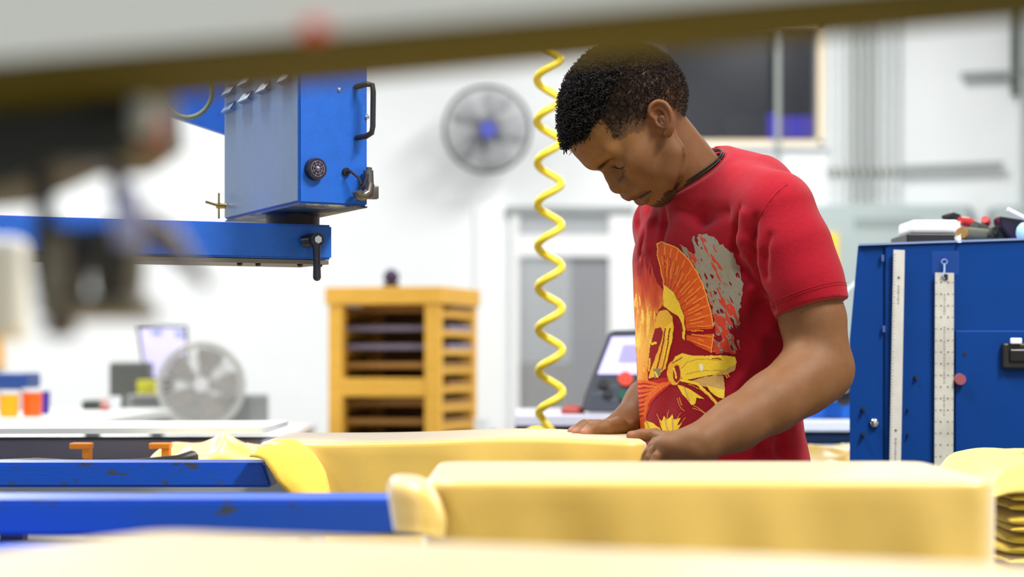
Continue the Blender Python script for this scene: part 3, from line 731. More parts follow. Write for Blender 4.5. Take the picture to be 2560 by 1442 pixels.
    for tt_, o_ in ((-.0125, 0), (-.0165, 0)):
        pts = []
        for g in np.linspace(0, 6.28318, 49)[:-1]:
            u1 = nrm(np.cross(hn, [0, 0, 1])); u2 = np.cross(hn, u1); rd = u1*math.cos(g)+u2*math.sin(g); o3 = hemc+hn*tt_
            h = bv.ray_cast(Vector(o3+rd*.075), Vector(-rd), .05)
            if h[0] is not None: pts.append(tuple(np.array(h[0])+rd*.0002))
        if len(pts) > 12: MB().tube(pts, .0007, 5, closed=True).build('hem_stitch', red_rib, shirt, True, 80)
    # jeans and shoes below the platens
    j = Field()
    hip = np.array([.34, 3.37, .90])
    j.ell(hip-np.array([0, 0, .03]), (.098, .128, .11), np.stack([Ft, Lt, [0, 0, 1]]))
    for sgn, kx in ((1, .0), (-1, .03)):
        th_ = hip+Lt*.075*sgn+np.array([0, 0, -.04]); kn_ = np.array([th_[0]+kx, th_[1], .50]); an = np.array([kn_[0]+.03, kn_[1], .10])
        j.cone(th_, kn_, .075, .060, k=.03); j.cone(kn_, an, .062, .055, k=.02)
    j.half((.3, 3.37, .93), (0, 0, 1)); j.half((.3, 3.37, .07), (0, 0, -1))
    v4, f4 = j.mesh((.05, 3.05, .05), (.62, 3.70, 1.0), .008)
    mesh_obj('jeans', v4, f4, denim, root, True)
    for sgn, kx in ((1, .0), (-1, .03)):
        an = hip+Lt*.085*sgn+np.array([kx+.03, 0, 0]); sh = Field()
        toe = an+Ft*.17; sh.cone((an[0], an[1], .05), (toe[0], toe[1], .035), .045, .034, k=.02)
        sh.cone((an[0], an[1], .05), (an[0], an[1], .10), .045, .042, k=.02); sh.half((0, 0, .001), (0, 0, -1)); sh.half((0, 0, .12), (0, 0, 1))
        v5, f5 = sh.mesh((an[0]-.25, an[1]-.25, -.01), (an[0]+.12, an[1]+.12, .14), .006)
        mesh_obj('shoe', v5, f5, shoe_m, root, True)
    return root, shirt, onshirt, bv
person, person_shirt, on_shirt, shirt_bvh = build_person()

# ================================================================== THE ROOM
XL, XR, YF, YB, ZC = -6.5, 6.5, -4.5, 14.5, 4.6
wall_m = mat('white_wall', srgb(232, 236, 238), rough=.75, spec=.3, noise=.02, nscale=3)
ceil_m = mat('white_ceiling', srgb(150, 152, 152), rough=.9)
floor_m = mat('grey_concrete_floor', srgb(112, 112, 110), rough=.5, noise=.12, nscale=2.5)
alu = mat('brushed_aluminium', srgb(200, 202, 204), rough=.35, metal=1)
white_m = mat('white_paint', srgb(238, 240, 240), rough=.5)
grey_m = mat('grey_paint', srgb(150, 156, 158), rough=.5)
steel_pipe = mat('galvanised_steel', srgb(160, 166, 164), rough=.5, metal=.2)
black_m = mat('black_plastic', srgb(22, 22, 24), rough=.45)
dark_m = mat('dark_steel', srgb(60, 62, 64), rough=.45, metal=.6)
chrome = mat('chrome', srgb(220, 222, 225), rough=.15, metal=1)
def struct(o): return tag(o, kind='structure')
struct(MB().span(XL-.2, XR+.2, YF-.2, YB+6.2, -.1, 0).build('floor', floor_m))
struct(MB().span(XL-.2, XR+.2, YF-.2, YB, ZC, ZC+.1).build('ceiling', ceil_m))
struct(MB().span(XL-.2, XL, YF, YB, 0, ZC).build('wall_left', wall_m))
struct(MB().span(XR, XR+.2, YF, YB, 0, ZC).build('wall_right', wall_m))
struct(MB().span(XL, XR, YF-.2, YF, 0, ZC).build('wall_front', wall_m))

# back wall
def WP(px, py, off=0): return P(px, py, YB-off)
# openings (photo pixel extents on the wall plane)
def wx(px): return (px-CX)*YB/F_PX
def wz(py): return CAMZ+(YH-py)*YB/F_PX
win = (wx(1598), wx(2042), wz(350), wz(60))
door = (wx(1278), wx(1592), 0, wz(535))
T = .2
mb = MB()
mb.span(XL, door[0], YB, YB+T, 0, ZC)
mb.span(door[0], door[1], YB, YB+T, door[3], ZC) if door[1] < win[0] else None
mb.span(door[1], win[0], YB, YB+T, 0, ZC) if door[1] < win[0] else None
mb.span(win[0], win[1], YB, YB+T, 0, win[2]); mb.span(win[0], win[1], YB, YB+T, win[3], ZC)
mb.span(win[1], XR, YB, YB+T, 0, ZC)
struct(mb.build('wall_back', wall_m))

# rooms behind the openings
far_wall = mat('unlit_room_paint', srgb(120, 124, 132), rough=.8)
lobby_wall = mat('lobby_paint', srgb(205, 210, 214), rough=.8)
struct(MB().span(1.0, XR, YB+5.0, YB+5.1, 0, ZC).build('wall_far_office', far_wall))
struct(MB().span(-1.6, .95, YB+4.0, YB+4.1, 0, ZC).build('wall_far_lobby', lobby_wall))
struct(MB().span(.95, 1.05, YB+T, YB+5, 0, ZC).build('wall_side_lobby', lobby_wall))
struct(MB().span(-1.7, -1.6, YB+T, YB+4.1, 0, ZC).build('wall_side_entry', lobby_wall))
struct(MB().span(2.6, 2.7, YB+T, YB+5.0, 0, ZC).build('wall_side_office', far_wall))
struct(MB().span(-1.7, XR, YB+T, YB+5.1, ZC, ZC+.1).build('ceiling_behind', ceil_m))
area('lobby_lamp_light', (-.3, YB+2, ZC-.4), (1.2, .6), 60, (1, .98, .96))
area('office_lamp_light', (1.9, YB+3.2, ZC-.5), (.6, .6), 5, (.8, .85, 1))

glass = mat('clear_glass', (.9, .93, .95), rough=.03, spec=.5, trans=0, alpha=.16)
tint = mat('smoked_glass', (.05, .055, .07), rough=.2, spec=.25, alpha=.35)
# window
wn = empty('window_1', (win[0], YB, win[2]), kind='structure')
fr = MB(); fw = .045
frame_wood = mat('pale_wood_trim', srgb(228, 212, 182), rough=.6)
for (a, b, c, d) in ((win[0]-fw, win[1]+fw, win[2]-fw, win[2]), (win[0]-fw, win[1]+fw, win[3], win[3]+fw), (win[0]-fw, win[0], win[2], win[3]), (win[1], win[1]+fw*1.1, win[2]-fw, win[3]+fw)):
    fr.span(a, b, YB-.02, YB+.02, c, d, .004)
fr.build('window_frame', frame_wood, wn)
MB().span(win[0], win[1], YB+.08, YB+.088, win[2], win[3]).build('window_pane', tint, wn)
MB().span(win[0]-fw*1.4, win[1]+fw*1.5, YB-.05, YB+.005, win[2]-fw*1.3, win[2]-fw*.8, .004).build('window_sill', white_m, wn)
# office behind the window: dark counter with lit displays, slanting duct
blue_light = mat('blue_display_light', srgb(70, 50, 220), emit=srgb(75, 60, 235), estr=1.6)
viol = mat('violet_display_light', srgb(90, 70, 220), emit=srgb(105, 85, 235), estr=1.3)
dk = mat('dark_furniture', srgb(36, 26, 58), rough=.5)
def wobj(px0, px1, py0, py1, dist, dep): # a box behind the wall, given by its photo extent
    d = YB+dist; return ((px0-CX)*d/F_PX, (px1-CX)*d/F_PX, d, d+dep, CAMZ+(YH-py1)*d/F_PX, CAMZ+(YH-py0)*d/F_PX)
cab = empty('display_cabinet', (2.0, YB+.9, 0), 'dark cabinet with glowing blue displays behind the upper office window', 'cabinet')
a = wobj(1812, 2060, 290, 370, .7, .4)
MB().span(a[0], a[1], a[2], a[3], 0, a[5]).build('body', dk, cab)
a = wobj(1922, 1946, 284, 346, .66, .03); MB().span(*a, .004).build('display', blue_light, cab)
for x0 in range(1954, 2038, 9):
    a = wobj(x0, x0+5, 290, 344, .66, .02); MB().span(*a).build('display', viol if abs(x0-1990) > 12 else blue_light, cab)
duct = MB().tube([P(1540, 60, YB+1.6), P(1700, 170, YB+1.6), P(1860, 260, YB+1.6)], .06, 12).build('air_duct', mat('duct_blue', srgb(70, 80, 120), rough=.4))
tag(duct, 'slanting blue-grey pipe seen through the upper window behind the head', 'duct')

# glazed door with transom
dr = empty('door_1', (door[0], YB, 0), kind='structure')
x0, x1 = door[0], door[1]
def zz(py): return wz(py)
frm = MB()
frm.span(x0, wx(1297), YB-.03, YB+.05, 0, door[3]+.0, .004); frm.span(wx(1523), wx(1578), YB-.03, YB+.05, 0, door[3], .004)
frm.span(wx(1578), x1, YB, YB+.04, 0, door[3])
frm.span(wx(1297), wx(1523), YB-.03, YB+.05, zz(642), zz(588), .004)
frm.span(wx(1297), wx(1523), YB-.03, YB+.05, 0, .25, .004)
frm.build('door_frame', white_m, dr)
MB().span(wx(1262), wx(1585), YB-.05, YB-.005, door[3], door[3]+.05, .005).build('door_lintel', grey_m, dr)
MB().span(wx(1297), wx(1523), YB+.01, YB+.018, zz(588), door[3]).build('transom_pane', glass, dr)
MB().span(wx(1297), wx(1523), YB+.01, YB+.018, .25, zz(642)).build('door_pane', glass, dr)
MB().tube([WP(1508, 900, .06), WP(1508, 990, .06)], .012).build('door_handle', chrome, dr)
struct(MB().span(wx(1190), wx(1262), YB-.04, YB, 0, wz(520)).build('trim_1', white_m))
# things in the lobby
w_ = wobj(1430, 1560, 640, 1040, 1.6, .5); o = MB().span(*w_[:4], 0, w_[5], .01).build('lobby_cabinet', mat('slate_paint', srgb(105, 105, 125), rough=.5))
tag(o, 'tall dark slate cabinet behind the glazed door', 'cabinet')
w_ = wobj(1290, 1530, 905, 1060, 2.4, .6); o = MB().span(*w_[:4], 0, w_[5], .01).build('lobby_counter', mat('taupe_laminate', srgb(140, 132, 120), rough=.5))
tag(o, 'low taupe counter seen through the lower door glass', 'counter')

# ceiling lamps
lamp_white = mat('lamp_housing', srgb(235, 235, 235), rough=.5)
tube_e = mat('fluorescent_tube', (1, 1, 1), emit=(1, .97, .92), estr=2)
for i, (lx, ly, lp) in enumerate(LAMPS):
    t = empty('ceiling_lamp', (lx, ly, ZC), 'white fluorescent strip lamp under the ceiling, %s' % ['front left of the hall', 'added over the press to brighten the platen shirts', 'over the far left desk', 'nearest the left end of the back wall', 'front right of the hall', 'over the blue cabinet at the right, brightest', 'halfway to the back wall on the right', 'nearest the conduit bundle'][i], 'lamp')
    MB().span(lx-.25, lx+.25, ly-.8, ly+.8, LAMPZ, LAMPZ+.07, .01).build('housing', lamp_white, t)
    for sx_ in (-.12, .12): MB().cyl((lx+sx_, ly-.76, LAMPZ-.02), (lx+sx_, ly+.76, LAMPZ-.02), .013, n=10).build('fluorescent_tube', tube_e, t)
    for sy_ in (-.6, .6): MB().cyl((lx, ly+sy_, LAMPZ+.06), (lx, ly+sy_, ZC), .004, n=6).build('hanger', steel_pipe, t)

# ---- wall fan
def fan(name, c, R, facing, label, cat, mats, stand=None, rings=9, blades=5, spokes=36):
    t = empty(name, c, label, cat)
    cage_m, blade_m, hub_m = mats
    fz = Vector(facing).normalized(); up = Vector((0, 0, 1)); sx_ = up.cross(fz).normalized(); up = fz.cross(sx_)
    c = Vector(c)
    def pt(r, a, o): return c+sx_*(r*math.cos(a))+up*(r*math.sin(a))+fz*o
    for name_, sgn in (('front_grille', 1), ('rear_grille', -1)):
        g = MB(); prof = lambda r: sgn*(.010+.24*R*math.sqrt(max(0, 1-(r/R)**2)))
        for k in range(spokes):
            a = 2*math.pi*k/spokes; g.tube([pt(R*f, a+.12*f, prof(R*f)) for f in (.2, .45, .7, .88, .96, 1)], .0016, 4)
        for q in range(rings if sgn > 0 else 3):
            r = R*(.3+.68*q/(rings-1 if sgn > 0 else 2)); g.tube([pt(r, 2*math.pi*k/40, prof(r)) for k in range(40)], .0018, 4, closed=True)
        g.build(name_, cage_m, t, True)
    g = MB(); g.tube([pt(R, 2*math.pi*k/56, 0) for k in range(56)], .012, 8, closed=True); g.build('rim', cage_m, t, True)
    b = MB()
    for k in range(blades):
        a0 = 2*math.pi*k/blades; A = []
        for r, wd, tw in ((.14, .35, .5), (.45, .42, .35), (.75, .45, .25), (.9, .34, .2)):
            A.append([pt(R*r, a0+s_*wd, -s_*tw*.12*R/.3*.5) for s_ in (-1, -.3, .3, 1)])
        vs = [[b.bm.verts.new(p) for p in row] for row in A]
        for i in range(3):
            for j in range(3): b.bm.faces.new((vs[i][j], vs[i][j+1], vs[i+1][j+1], vs[i+1][j]))
    ob = b.build('blade_set', blade_m, t, True); so = ob.modifiers.new('thick', 'SOLIDIFY'); so.thickness = .003
    MB().cyl(pt(0, 0, -.3*R), pt(0, 0, -.02), .20*R, n=24).build('motor', mats[1], t, True)
    MB().cyl(pt(0, 0, .2*R), pt(0, 0, .27*R), .21*R, .19*R, n=28).build('hub_badge', hub_m, t, True)
    return t, pt
cage = mat('fan_cage_steel', srgb(72, 76, 74), rough=.4, metal=.3)
bl = mat('fan_blade_grey', srgb(212, 214, 220), rough=.5)
hubm = mat('fan_hub_blue', srgb(84, 92, 190), rough=.4)
fc = WP(1218, 323, .32)
ft, pt = fan('wall_fan', fc, .285, (.10, -1, -.12), 'round grey wire-cage fan with blue hub mounted high on the white wall', 'fan', (cage, bl, hubm), spokes=60, rings=10)
m_ = MB(); m_.tube([pt(0, 0, -.08), fc+Vector((.02, .20, .02)), fc+Vector((.02, .31, -.02))], .02, 10); m_.box(fc+Vector((.02, .30, -.02)), (.12, .03, .2), 0, .005)
m_.build('wall_bracket', dark_m, ft, True)

# ---- conduits and struts on the wall
def conduit(x, y0, y1, r, label, m=steel_pipe, off=.06, group=None):
    o = MB().cyl(WP(x, y0, off), WP(x, y1, off), r, n=12).build('electrical_conduit', m, None, True)
    return tag(o, label, 'conduit', group)
cx_ = [(2076, .009), (2097, .010), (2115, .009), (2131, .014), (2149, .015), (2168, .016), (2187, .012), (2207, .009), (2226, .010), (2247, .009)]
pale_pipe = mat('pale_conduit', srgb(188, 196, 196), rough=.5)
for i, (x, r) in enumerate(cx_):
    conduit(x, -260, 505, r, '%s pipe of the vertical conduit bundle above the large grey electrical cabinet, %s' % (['leftmost', 'second', 'third', 'fourth', 'fifth', 'sixth', 'seventh', 'eighth', 'ninth', 'rightmost'][i], ['thin and pale', 'pale', 'thin and pale', 'darker grey', 'thick darker grey', 'thickest, darker grey', 'darker grey', 'thin and pale', 'pale', 'thin and pale'][i]), steel_pipe if i in (3, 4, 5, 6) else pale_pipe, group='conduit bundle above the grey cabinet')
o = MB().box(WP(2160, 428, .02), (wx(2255)-wx(2068), .03, .045)).build('strut_channel', mat('strut_zinc', srgb(150, 148, 138), rough=.5, metal=.4)); tag(o, 'short horizontal strut clamping the conduit bundle to the wall', 'bracket')
conduit(1945, -260, 470, .02, 'slim grey drop pipe hanging in front of the upper window', off=.10)
conduit(2538, -260, 240, .03, 'dark vertical conduit near the top right corner of the wall', mat('dark_conduit', srgb(70, 76, 66), rough=.5))
conduit(2554, -260, 520, .018, 'pale conduit at the far right edge of the wall', pale_pipe)
def hpipe(x0, y0, x1, y1, r, label):
    o = MB().cyl(WP(x0, y0, .07), WP(x1, y1, .07), r, n=12).build('electrical_conduit', steel_pipe, None, True); tag(o, label, 'conduit')
hpipe(2252, 418, 2508, 408, .013, 'upper of two long horizontal conduits right of the bundle')
hpipe(2252, 428, 2508, 420, .012, 'lower of two long horizontal conduits right of the bundle')
hpipe(2402, 185, 2600, 178, .013, 'upper of two short horizontal conduits near the right edge')
hpipe(2402, 196, 2518, 190, .012, 'lower of two short horizontal conduits near the right edge')
# ---- electrical panels
pan_m = mat('panel_grey_green', srgb(174, 188, 188), rough=.5)
slot_m = mat('vent_slot_dark', srgb(120, 130, 124), rough=.6)
def panel(px0, px1, py0, label, dep=.35, vents=None, chamf=0):
    t = empty('electrical_cabinet', WP((px0+px1)/2, 900, dep), label, 'electrical panel')
    dd = YB-dep; X0, X1 = (px0-CX)*dd/F_PX, (px1-CX)*dd/F_PX; Z = CAMZ+(YH-py0)*dd/F_PX
    m = MB(); m.prism([(X0, dd, .15), (X1, dd, .15), (X1, dd, Z), (X0, dd, Z)], (chamf, dep-.01, 0)) if chamf else m.span(X0, X1, dd, YB-.01, .15, Z, .01)
    m.build('enclosure', pan_m, t)
    if vents:
        for x in range(vents[0], vents[1], 13):
            MB().span((x-CX)*dd/F_PX, (x+6-CX)*dd/F_PX, dd-.006, dd+.002, CAMZ+(YH-vents[3])*dd/F_PX, CAMZ+(YH-vents[2])*dd/F_PX, .002).build('vent_slot', slot_m, t)
    return t, dd
t, dd = panel(1990, 2420, 512, 'large pale grey electrical cabinet with vent slots below the conduit bundle', vents=(2138, 2300, 545, 572), chamf=.10)
yel = mat('yellow_sign', srgb(245, 215, 10), rough=.5)
MB().span((2050-CX)*dd/F_PX, (2095-CX)*dd/F_PX, dd-.01, dd+.002, CAMZ+(YH-690)*dd/F_PX, CAMZ+(YH-583)*dd/F_PX).build('yellow_label', yel, t)
panel(2490, 2700, 514, 'smaller grey electrical box at the right edge beside the large cabinet', dep=.3)

# ================================================================== PRESS, PLATENS, SHIRTS
blue_m = mat('worn_blue_enamel', srgb(0, 80, 196), rough=.38, spec=.5, col2=srgb(62, 70, 92), nscale=30, mix_lo=.575, mix_hi=.60, bump=.15, bscale=160, stretch=(.5, 1, 1.3))
blue2 = mat('blue_enamel', srgb(10, 98, 205), rough=.4, spec=.5, noise=.08, nscale=40, bump=.3, bscale=900)
blue_reflect = mat('blue_with_grey_reflection', srgb(92, 122, 160), rough=.35, spec=.5, noise=.05, nscale=40, bump=.15, bscale=900)  # box blue with a grey reflection mixed into the colour
yellow_m = mat('yellow_jersey', srgb(232, 190, 66), rough=.36, spec=1.0, sheen=1.0, sheen_rough=.55, noise=.06, nscale=9, bump=.14, bscale=1400)
yellow_matte = mat('pale_yellow_jersey', srgb(228, 200, 104), rough=.7, spec=.35, sheen=.5, sheen_rough=.4, noise=.06, nscale=9, bump=.15, bscale=1400)
yellow_in = mat('yellow_jersey_deep', srgb(232, 192, 76), rough=.8, spec=.2, sheen=.3, noise=.05, nscale=9, bump=.3, bscale=600)
cast_m = mat('cast_aluminium', srgb(120, 122, 124), rough=.5, metal=.7)
press = empty('screen_printing_press', (-2.6, 3.0, 0), 'big blue carousel press whose arms carry the shirt platens from the left', 'printing press')
z0 = PLAT_Z
MB().cyl((-2.6, 3.0, 0), (-2.6, 3.0, .74), .38, .32, n=40).cyl((-2.6, 3.0, .74), (-2.6, 3.0, z0-.02), .62, n=48).build('hub', blue2, press, True)
def arm(y0, y1, zt, hgt, x_end, name='arm', slant=.0, yoff=0):
    m = MB(); x0 = -2.6
    m.prism([(x0, y0, zt-hgt), (x_end+slant, y0, zt-hgt), (x_end, y0, zt), (x0, y0, zt)], (0, y1-y0, 0))
    bmesh.ops.bevel(m.bm, geom=m.bm.edges[:], offset=.004, segments=2, affect='EDGES')
    return m.build(name, blue_m, press)
za = z0-.029
arm(3.20, 3.30, za, .037, -.372, slant=.012)
arm(2.375, 2.50, za, .040, .1)
# second rail just below the front arm
MB().span(-2.6, -.42, 2.30, 2.42, za-.075, za-.047, .004).build('lower_rail', blue_m, press)
# platens: rectangles (corner, long vector, short vector)
def rect_pts(c, ux, uy, r=.02, n=5):
    c = Vector(c); ux = Vector(ux); uy = Vector(uy); a = ux.normalized(); b = uy.normalized(); out = []
    for (o, s1, s2, st) in ((c+ux+uy, -1, -1, 0), (c+uy, 1, -1, 90), (c, 1, 1, 180), (c+ux, -1, 1, 270)):
        k = o+a*s1*r+b*s2*r
        for i in range(n): g = math.radians(st+90*i/(n-1)); out.append(k+a*math.cos(g)*r+b*math.sin(g)*r)
    return out
PL = {'back': ((-.366, 3.10, z0), (.560, 0, 0), (0, .39, 0)), 'front': ((-.085, 2.148, z0), (.573, 0, 0), (0, .392, 0)),
      'near': ((-.422, 1.173, z0), (.58, -.271, 0), (.169, .362, 0)), 'far': ((-1.60, 3.67, z0+.004), (1.16, .12, 0), (.0, .42, 0))}
def add_platen(c, ux, uy, m=None, th=.012, drop=.006):
    pts = rect_pts((c[0], c[1], c[2]-drop-th), ux, uy)
    o = MB().prism([tuple(p) for p in pts], (0, 0, th)).build('platen', m or cast_m, press)
    return o
for k in ('back', 'front'): add_platen(*PL[k])
c, ux, uy = PL['near']; add_platen(c, ux, uy)
d_ = Vector(ux).normalized(); b_ = Vector(uy).normalized()
m = MB(); st = Vector(c)+Vector(uy)*.5+d_*.2+Vector((0, 0, -.055)); en = st-d_*2.0; ang = math.atan2(d_.y, d_.x)
m.box((st+en)/2, ((en-st).length, .10, .04), ang, .004); m.build('arm', blue_m, press)
for (px_, py_) in ((-.1, 3.25), (.25, 2.44)):    # brackets between arm and platen
    MB().span(px_-.12, px_+.0, py_-.04, py_+.04, z0-.05, z0-.015, .004).build('platen_bracket', dark_m, press)

def drape(name, rect, label, cat, group, skirt=.26, seed=1, lift=None, m=yellow_m, fold=.012, tilt=.10, zoff=.002, cutf=None):
    """A shirt pulled over a platen: top sheet with softly rounded edges and a hanging, folded skirt."""
    c, ux, uy = [Vector(q) for q in rect]; a, b = ux.normalized(), uy.normalized(); La, Lb = ux.length, uy.length
    r = .028; per = []
    def corner_loop(inset, rr):
        pts = []; n = []
        la, lb = La-2*inset, Lb-2*inset; o = c+a*inset+b*inset; rr = max(rr, .002)
        def seg(p, q, nr, k):
            for i in range(k): pts.append(p.lerp(q, i/k)); n.append(nr)
        def arc(k_, s, nseg):
            for i in range(nseg):
                g = math.radians(s+90*i/nseg); nr = a*math.cos(g)+b*math.sin(g); pts.append(k_+nr*rr); n.append(nr)
        seg(o+a*rr, o+a*(la-rr), -b, 90); arc(o+a*(la-rr)+b*rr, -90, 10)
        seg(o+a*la+b*rr, o+a*la+b*(lb-rr), a, 44); arc(o+a*(la-rr)+b*(lb-rr), 0, 10)
        seg(o+a*(la-rr)+b*lb, o+a*rr+b*lb, b, 90); arc(o+a*rr+b*(lb-rr), 90, 10)
        seg(o+b*(lb-rr), o+b*rr, -a, 44); arc(o+a*rr+b*rr, 180, 10)
        return pts, n
    loops = []
    L_ = min(La, Lb)/2
    for f in (.97, .8, .6, .42, .28, .18, .1):
        p, n = corner_loop(L_*f, r*(1-f)); loops.append([q+Vector((0, 0, zoff+.004)) for q in p])
    e = .009                          # edge rounding
    for i in range(5):
        g = math.radians(90*(1-i/4)); p, n = corner_loop(0, r)
        loops.append([q+nn*(e*math.cos(g)-e+.004)+Vector((0, 0, zoff+.004-e+e*math.sin(g))) for q, nn in zip(p, n)])
    K = 18; p, n = corner_loop(0, r); N = len(p); rg = np.random.default_rng(seed)
    ph = rg.uniform(0, 6.28, 6)
    per = np.cumsum([0]+[(p[(i+1) % N]-p[i]).length for i in range(N)])[:-1]; tot = per[-1]
    for k in range(1, K+1):
        t = k/K; row = []
        for i in range(N):
            s = per[i]/tot*6.283
            wv = (math.sin(s*7+ph[0]+t*1.2)*.5+math.sin(s*13+ph[1]-t*2.0)*.35+math.sin(s*23+ph[2])*.2+math.sin(s*3+ph[3])*.4)
            drop = skirt*(1+.10*math.sin(s*2+ph[4]))*(cutf(p[i]) if cutf else 1)
            row.append(p[i]+n[i]*(.004+tilt*.1*t+fold*wv*t**.75)+Vector((0, 0, zoff-.005-drop*t)))
        loops.append(row)
    V = []; Fc = []
    for row in loops: V += [tuple(q) for q in row]
    for j in range(len(loops)-1):
        for i in range(N): Fc.append((j*N+i, (j+1)*N+i, (j+1)*N+(i+1) % N, j*N+(i+1) % N))
    Fc.append(tuple(range(N)))
    V = np.array(V)
    if lift: V[:, 2] += np.array([lift(v) for v in V])
    t = mesh_obj(name, V, Fc, m, None, True)
    so = t.modifiers.new('cloth', 'SOLIDIFY'); so.thickness = .0012; so.offset = -1
    return tag(t, label, cat, group)
def bulge(v):                        # the back shirt is lifted a little along its middle
    x = v[0]
    return .007*math.exp(-((x-.02)/.14)**2)*(v[2] > z0-.01)
s1 = drape('yellow_shirt', PL['back'], 'pale yellow shirt the person is smoothing, on the platen under his hands', 't-shirt', 'shirts loaded on the platens', .20, 3, bulge, fold=.016, cutf=lambda q: .04+.96*min(1, max(0, (q.x+.30)/.05)))
s2 = drape('yellow_shirt', PL['front'], 'yellow shirt on the platen nearer than the one being smoothed, long flat front edge', 't-shirt', 'shirts loaded on the platens', .30, 8, fold=.022)
s3 = drape('yellow_shirt', PL['near'], 'blurred pale yellow shirt filling the bottom edge of the photo, nearest of the platen shirts', 't-shirt', 'shirts loaded on the platens', .30, 5)
# curled hem flap of the back shirt falling over the arm
def ribbon(H, L, dH, dL, name, m, parent, bulge_=0, nv=8):
    n = 40; V = []; Fc = []
    def at(pts, t):
        s = t*(len(pts)-1); i = min(int(s), len(pts)-2); f = s-i
        a = np.array(pts[max(i-1, 0)], float); b = np.array(pts[i], float); c = np.array(pts[i+1], float); d = np.array(pts[min(i+2, len(pts)-1)], float)
        return .5*((2*b)+(c-a)*f+(2*a-5*b+4*c-d)*f*f+(3*b-a-3*c+d)*f**3)
    for i in range(n+1):
        t = i/n; h = at(H, t); l = at(L, t); dh = dH[0]+(dH[1]-dH[0])*t; dl = dL[0]+(dL[1]-dL[0])*t
        A = PA(h[0], h[1], dh); B = PA(l[0], l[1], dl)
        for j in range(nv+1):
            u = j/nv; V.append(A*(1-u)+B*u+np.array([0, -bulge_, .2*bulge_])*math.sin(math.pi*u))
    for i in range(n):
        for j in range(nv): k = i*(nv+1)+j; Fc.append((k, k+1, k+nv+2, k+nv+1))
    o = mesh_obj(name, np.array(V), Fc, m, parent, True); so = o.modifiers.new('cloth', 'SOLIDIFY'); so.thickness = .0015; return o
zz4 = lambda pts: [(600+x/3.657, 1060+y/3.657) for x, y in pts]
Hc = zz4([(840, 760), (825, 640), (800, 520), (770, 420), (690, 290), (600, 210), (510, 150), (400, 145), (300, 160), (230, 200), (175, 265)])
Lc = zz4([(520, 760), (445, 635), (345, 530), (290, 440), (250, 380), (222, 335), (190, 318), (160, 308), (130, 302), (105, 300), (90, 300)])
ribbon(Hc, Lc, (3.03, 3.16), (3.03, 3.12), 'hem_flap', yellow_in, s1, .010)
hb = [(x-3 if x > 700 else x, y+3) for x, y in Hc]
pts = [P(x-7, y+4, 3.03+.13*i/10-.004) for i, (x, y) in enumerate(Hc)]
MB().tube(pts, .0009, 5).build('hem_stitch', mat('yellow_thread', srgb(250, 225, 120), rough=.8), s1, True)

# sleeve-like curl on the front shirt's left end
Hf = [(985, 1330), (975, 1270), (968, 1215), (985, 1190), (1020, 1186), (1060, 1195), (1085, 1225)]
Lf = [(1110, 1345), (1115, 1300), (1105, 1262), (1095, 1240), (1090, 1232), (1088, 1228), (1088, 1228)]
ribbon(Hf, Lf, (2.13, 2.2), (2.11, 2.14), 'hem_flap', yellow_m, s2, .012)

# bare far platen on the left with orange clamps
c, ux, uy = PL['far']
pale = mat('platen_pale_top', srgb(222, 226, 222), rough=.5, noise=.04, nscale=14)
add_platen(c, ux, uy, pale, .010, 0)
MB().span(-1.6, -.96, 3.78, 3.98, z0-.16, z0-.045, .005).build('arm', blue_m, press)
MB().span(-1.0, -.28, 3.86, 4.0, z0-.075, z0-.02, .004).build('platen_bracket', mat('violet_grey_paint', srgb(165, 160, 178), rough=.5), press)
orange = mat('orange_anodised', srgb(225, 130, 20), rough=.4)
for x_ in (-.735, -.600):
    q = MB(); d = 3.64; q.box((x_, d, z0-.022), (.036, .03, .010), 0, .002); q.box((x_+.010, d, z0-.032), (.014, .025, .024), 0, .003); q.cyl((x_+.012, d, z0-.05), (x_+.012, d, z0-.02), .006)
    q.build('clamp', orange, press)
hs = MB().tube([(-.86, 3.52, z0-.052), (-.78, 3.5, z0-.048), (-.7, 3.5, z0-.052), (-.62, 3.51, z0-.05), (-.555, 3.54, z0-.045), (-.54, 3.6, z0-.04)], .012, 10).build('air_hose', black_m, None, True)
tag(hs, 'black rubbery air hose lying behind the worn blue arm, under the bare platen', 'hose')
# crumpled yellow cloth heap behind the arm
def heap(name, c, size, seed, m, label, cat, hgt=.08):
    n = 46; V = []; Fc = []
    for i in range(n+1):
        for j in range(n+1):
            u, v = i/n*2-1, j/n*2-1; x, y = c[0]+u*size[0]/2, c[1]+v*size[1]/2
            e = max(0, 1-(abs(u)**3+abs(v)**3)); q = np.array([x*(9 if hgt > .03 else 14)+seed, y*9, 0]); q2 = q*2.3
            V.append((x+.01*vnoise(q2[None], 4)[0], y, c[2]+hgt*e**.5*(.55+.45*(1-abs(vnoise(q[None], seed)[0])*1.6)+.2*(1-abs(vnoise(q2[None], seed+1)[0])*2))))
    for i in range(n):
        for j in range(n): k = i*(n+1)+j; Fc.append((k, k+n+1, k+n+2, k+1))
    o = mesh_obj(name, np.array(V), Fc, m, None, True); so = o.modifiers.new('cloth', 'SOLIDIFY'); so.thickness = .003
    return tag(o, label, cat)
heap('yellow_shirt', (-.505, 3.72, z0-.058), (.25, .2), 3, yellow_m, 'crumpled pale yellow shirt heaped behind the worn blue arm, left of the smoothed shirt', 't-shirt', .052)
tbl = empty('work_table', (-.46, 3.72, 0), 'low grey side table under the crumpled yellow shirt and hose', 'table')
MB().span(-.92, -.20, 3.47, 3.84, z0-.095, z0-.062, .004).build('table_top', grey_m, tbl)
for x_ in (-.89, -.24):
    for y_ in (3.50, 3.81): MB().span(x_-.02, x_+.02, y_-.02, y_+.02, 0, z0-.095).build('leg', dark_m, tbl)

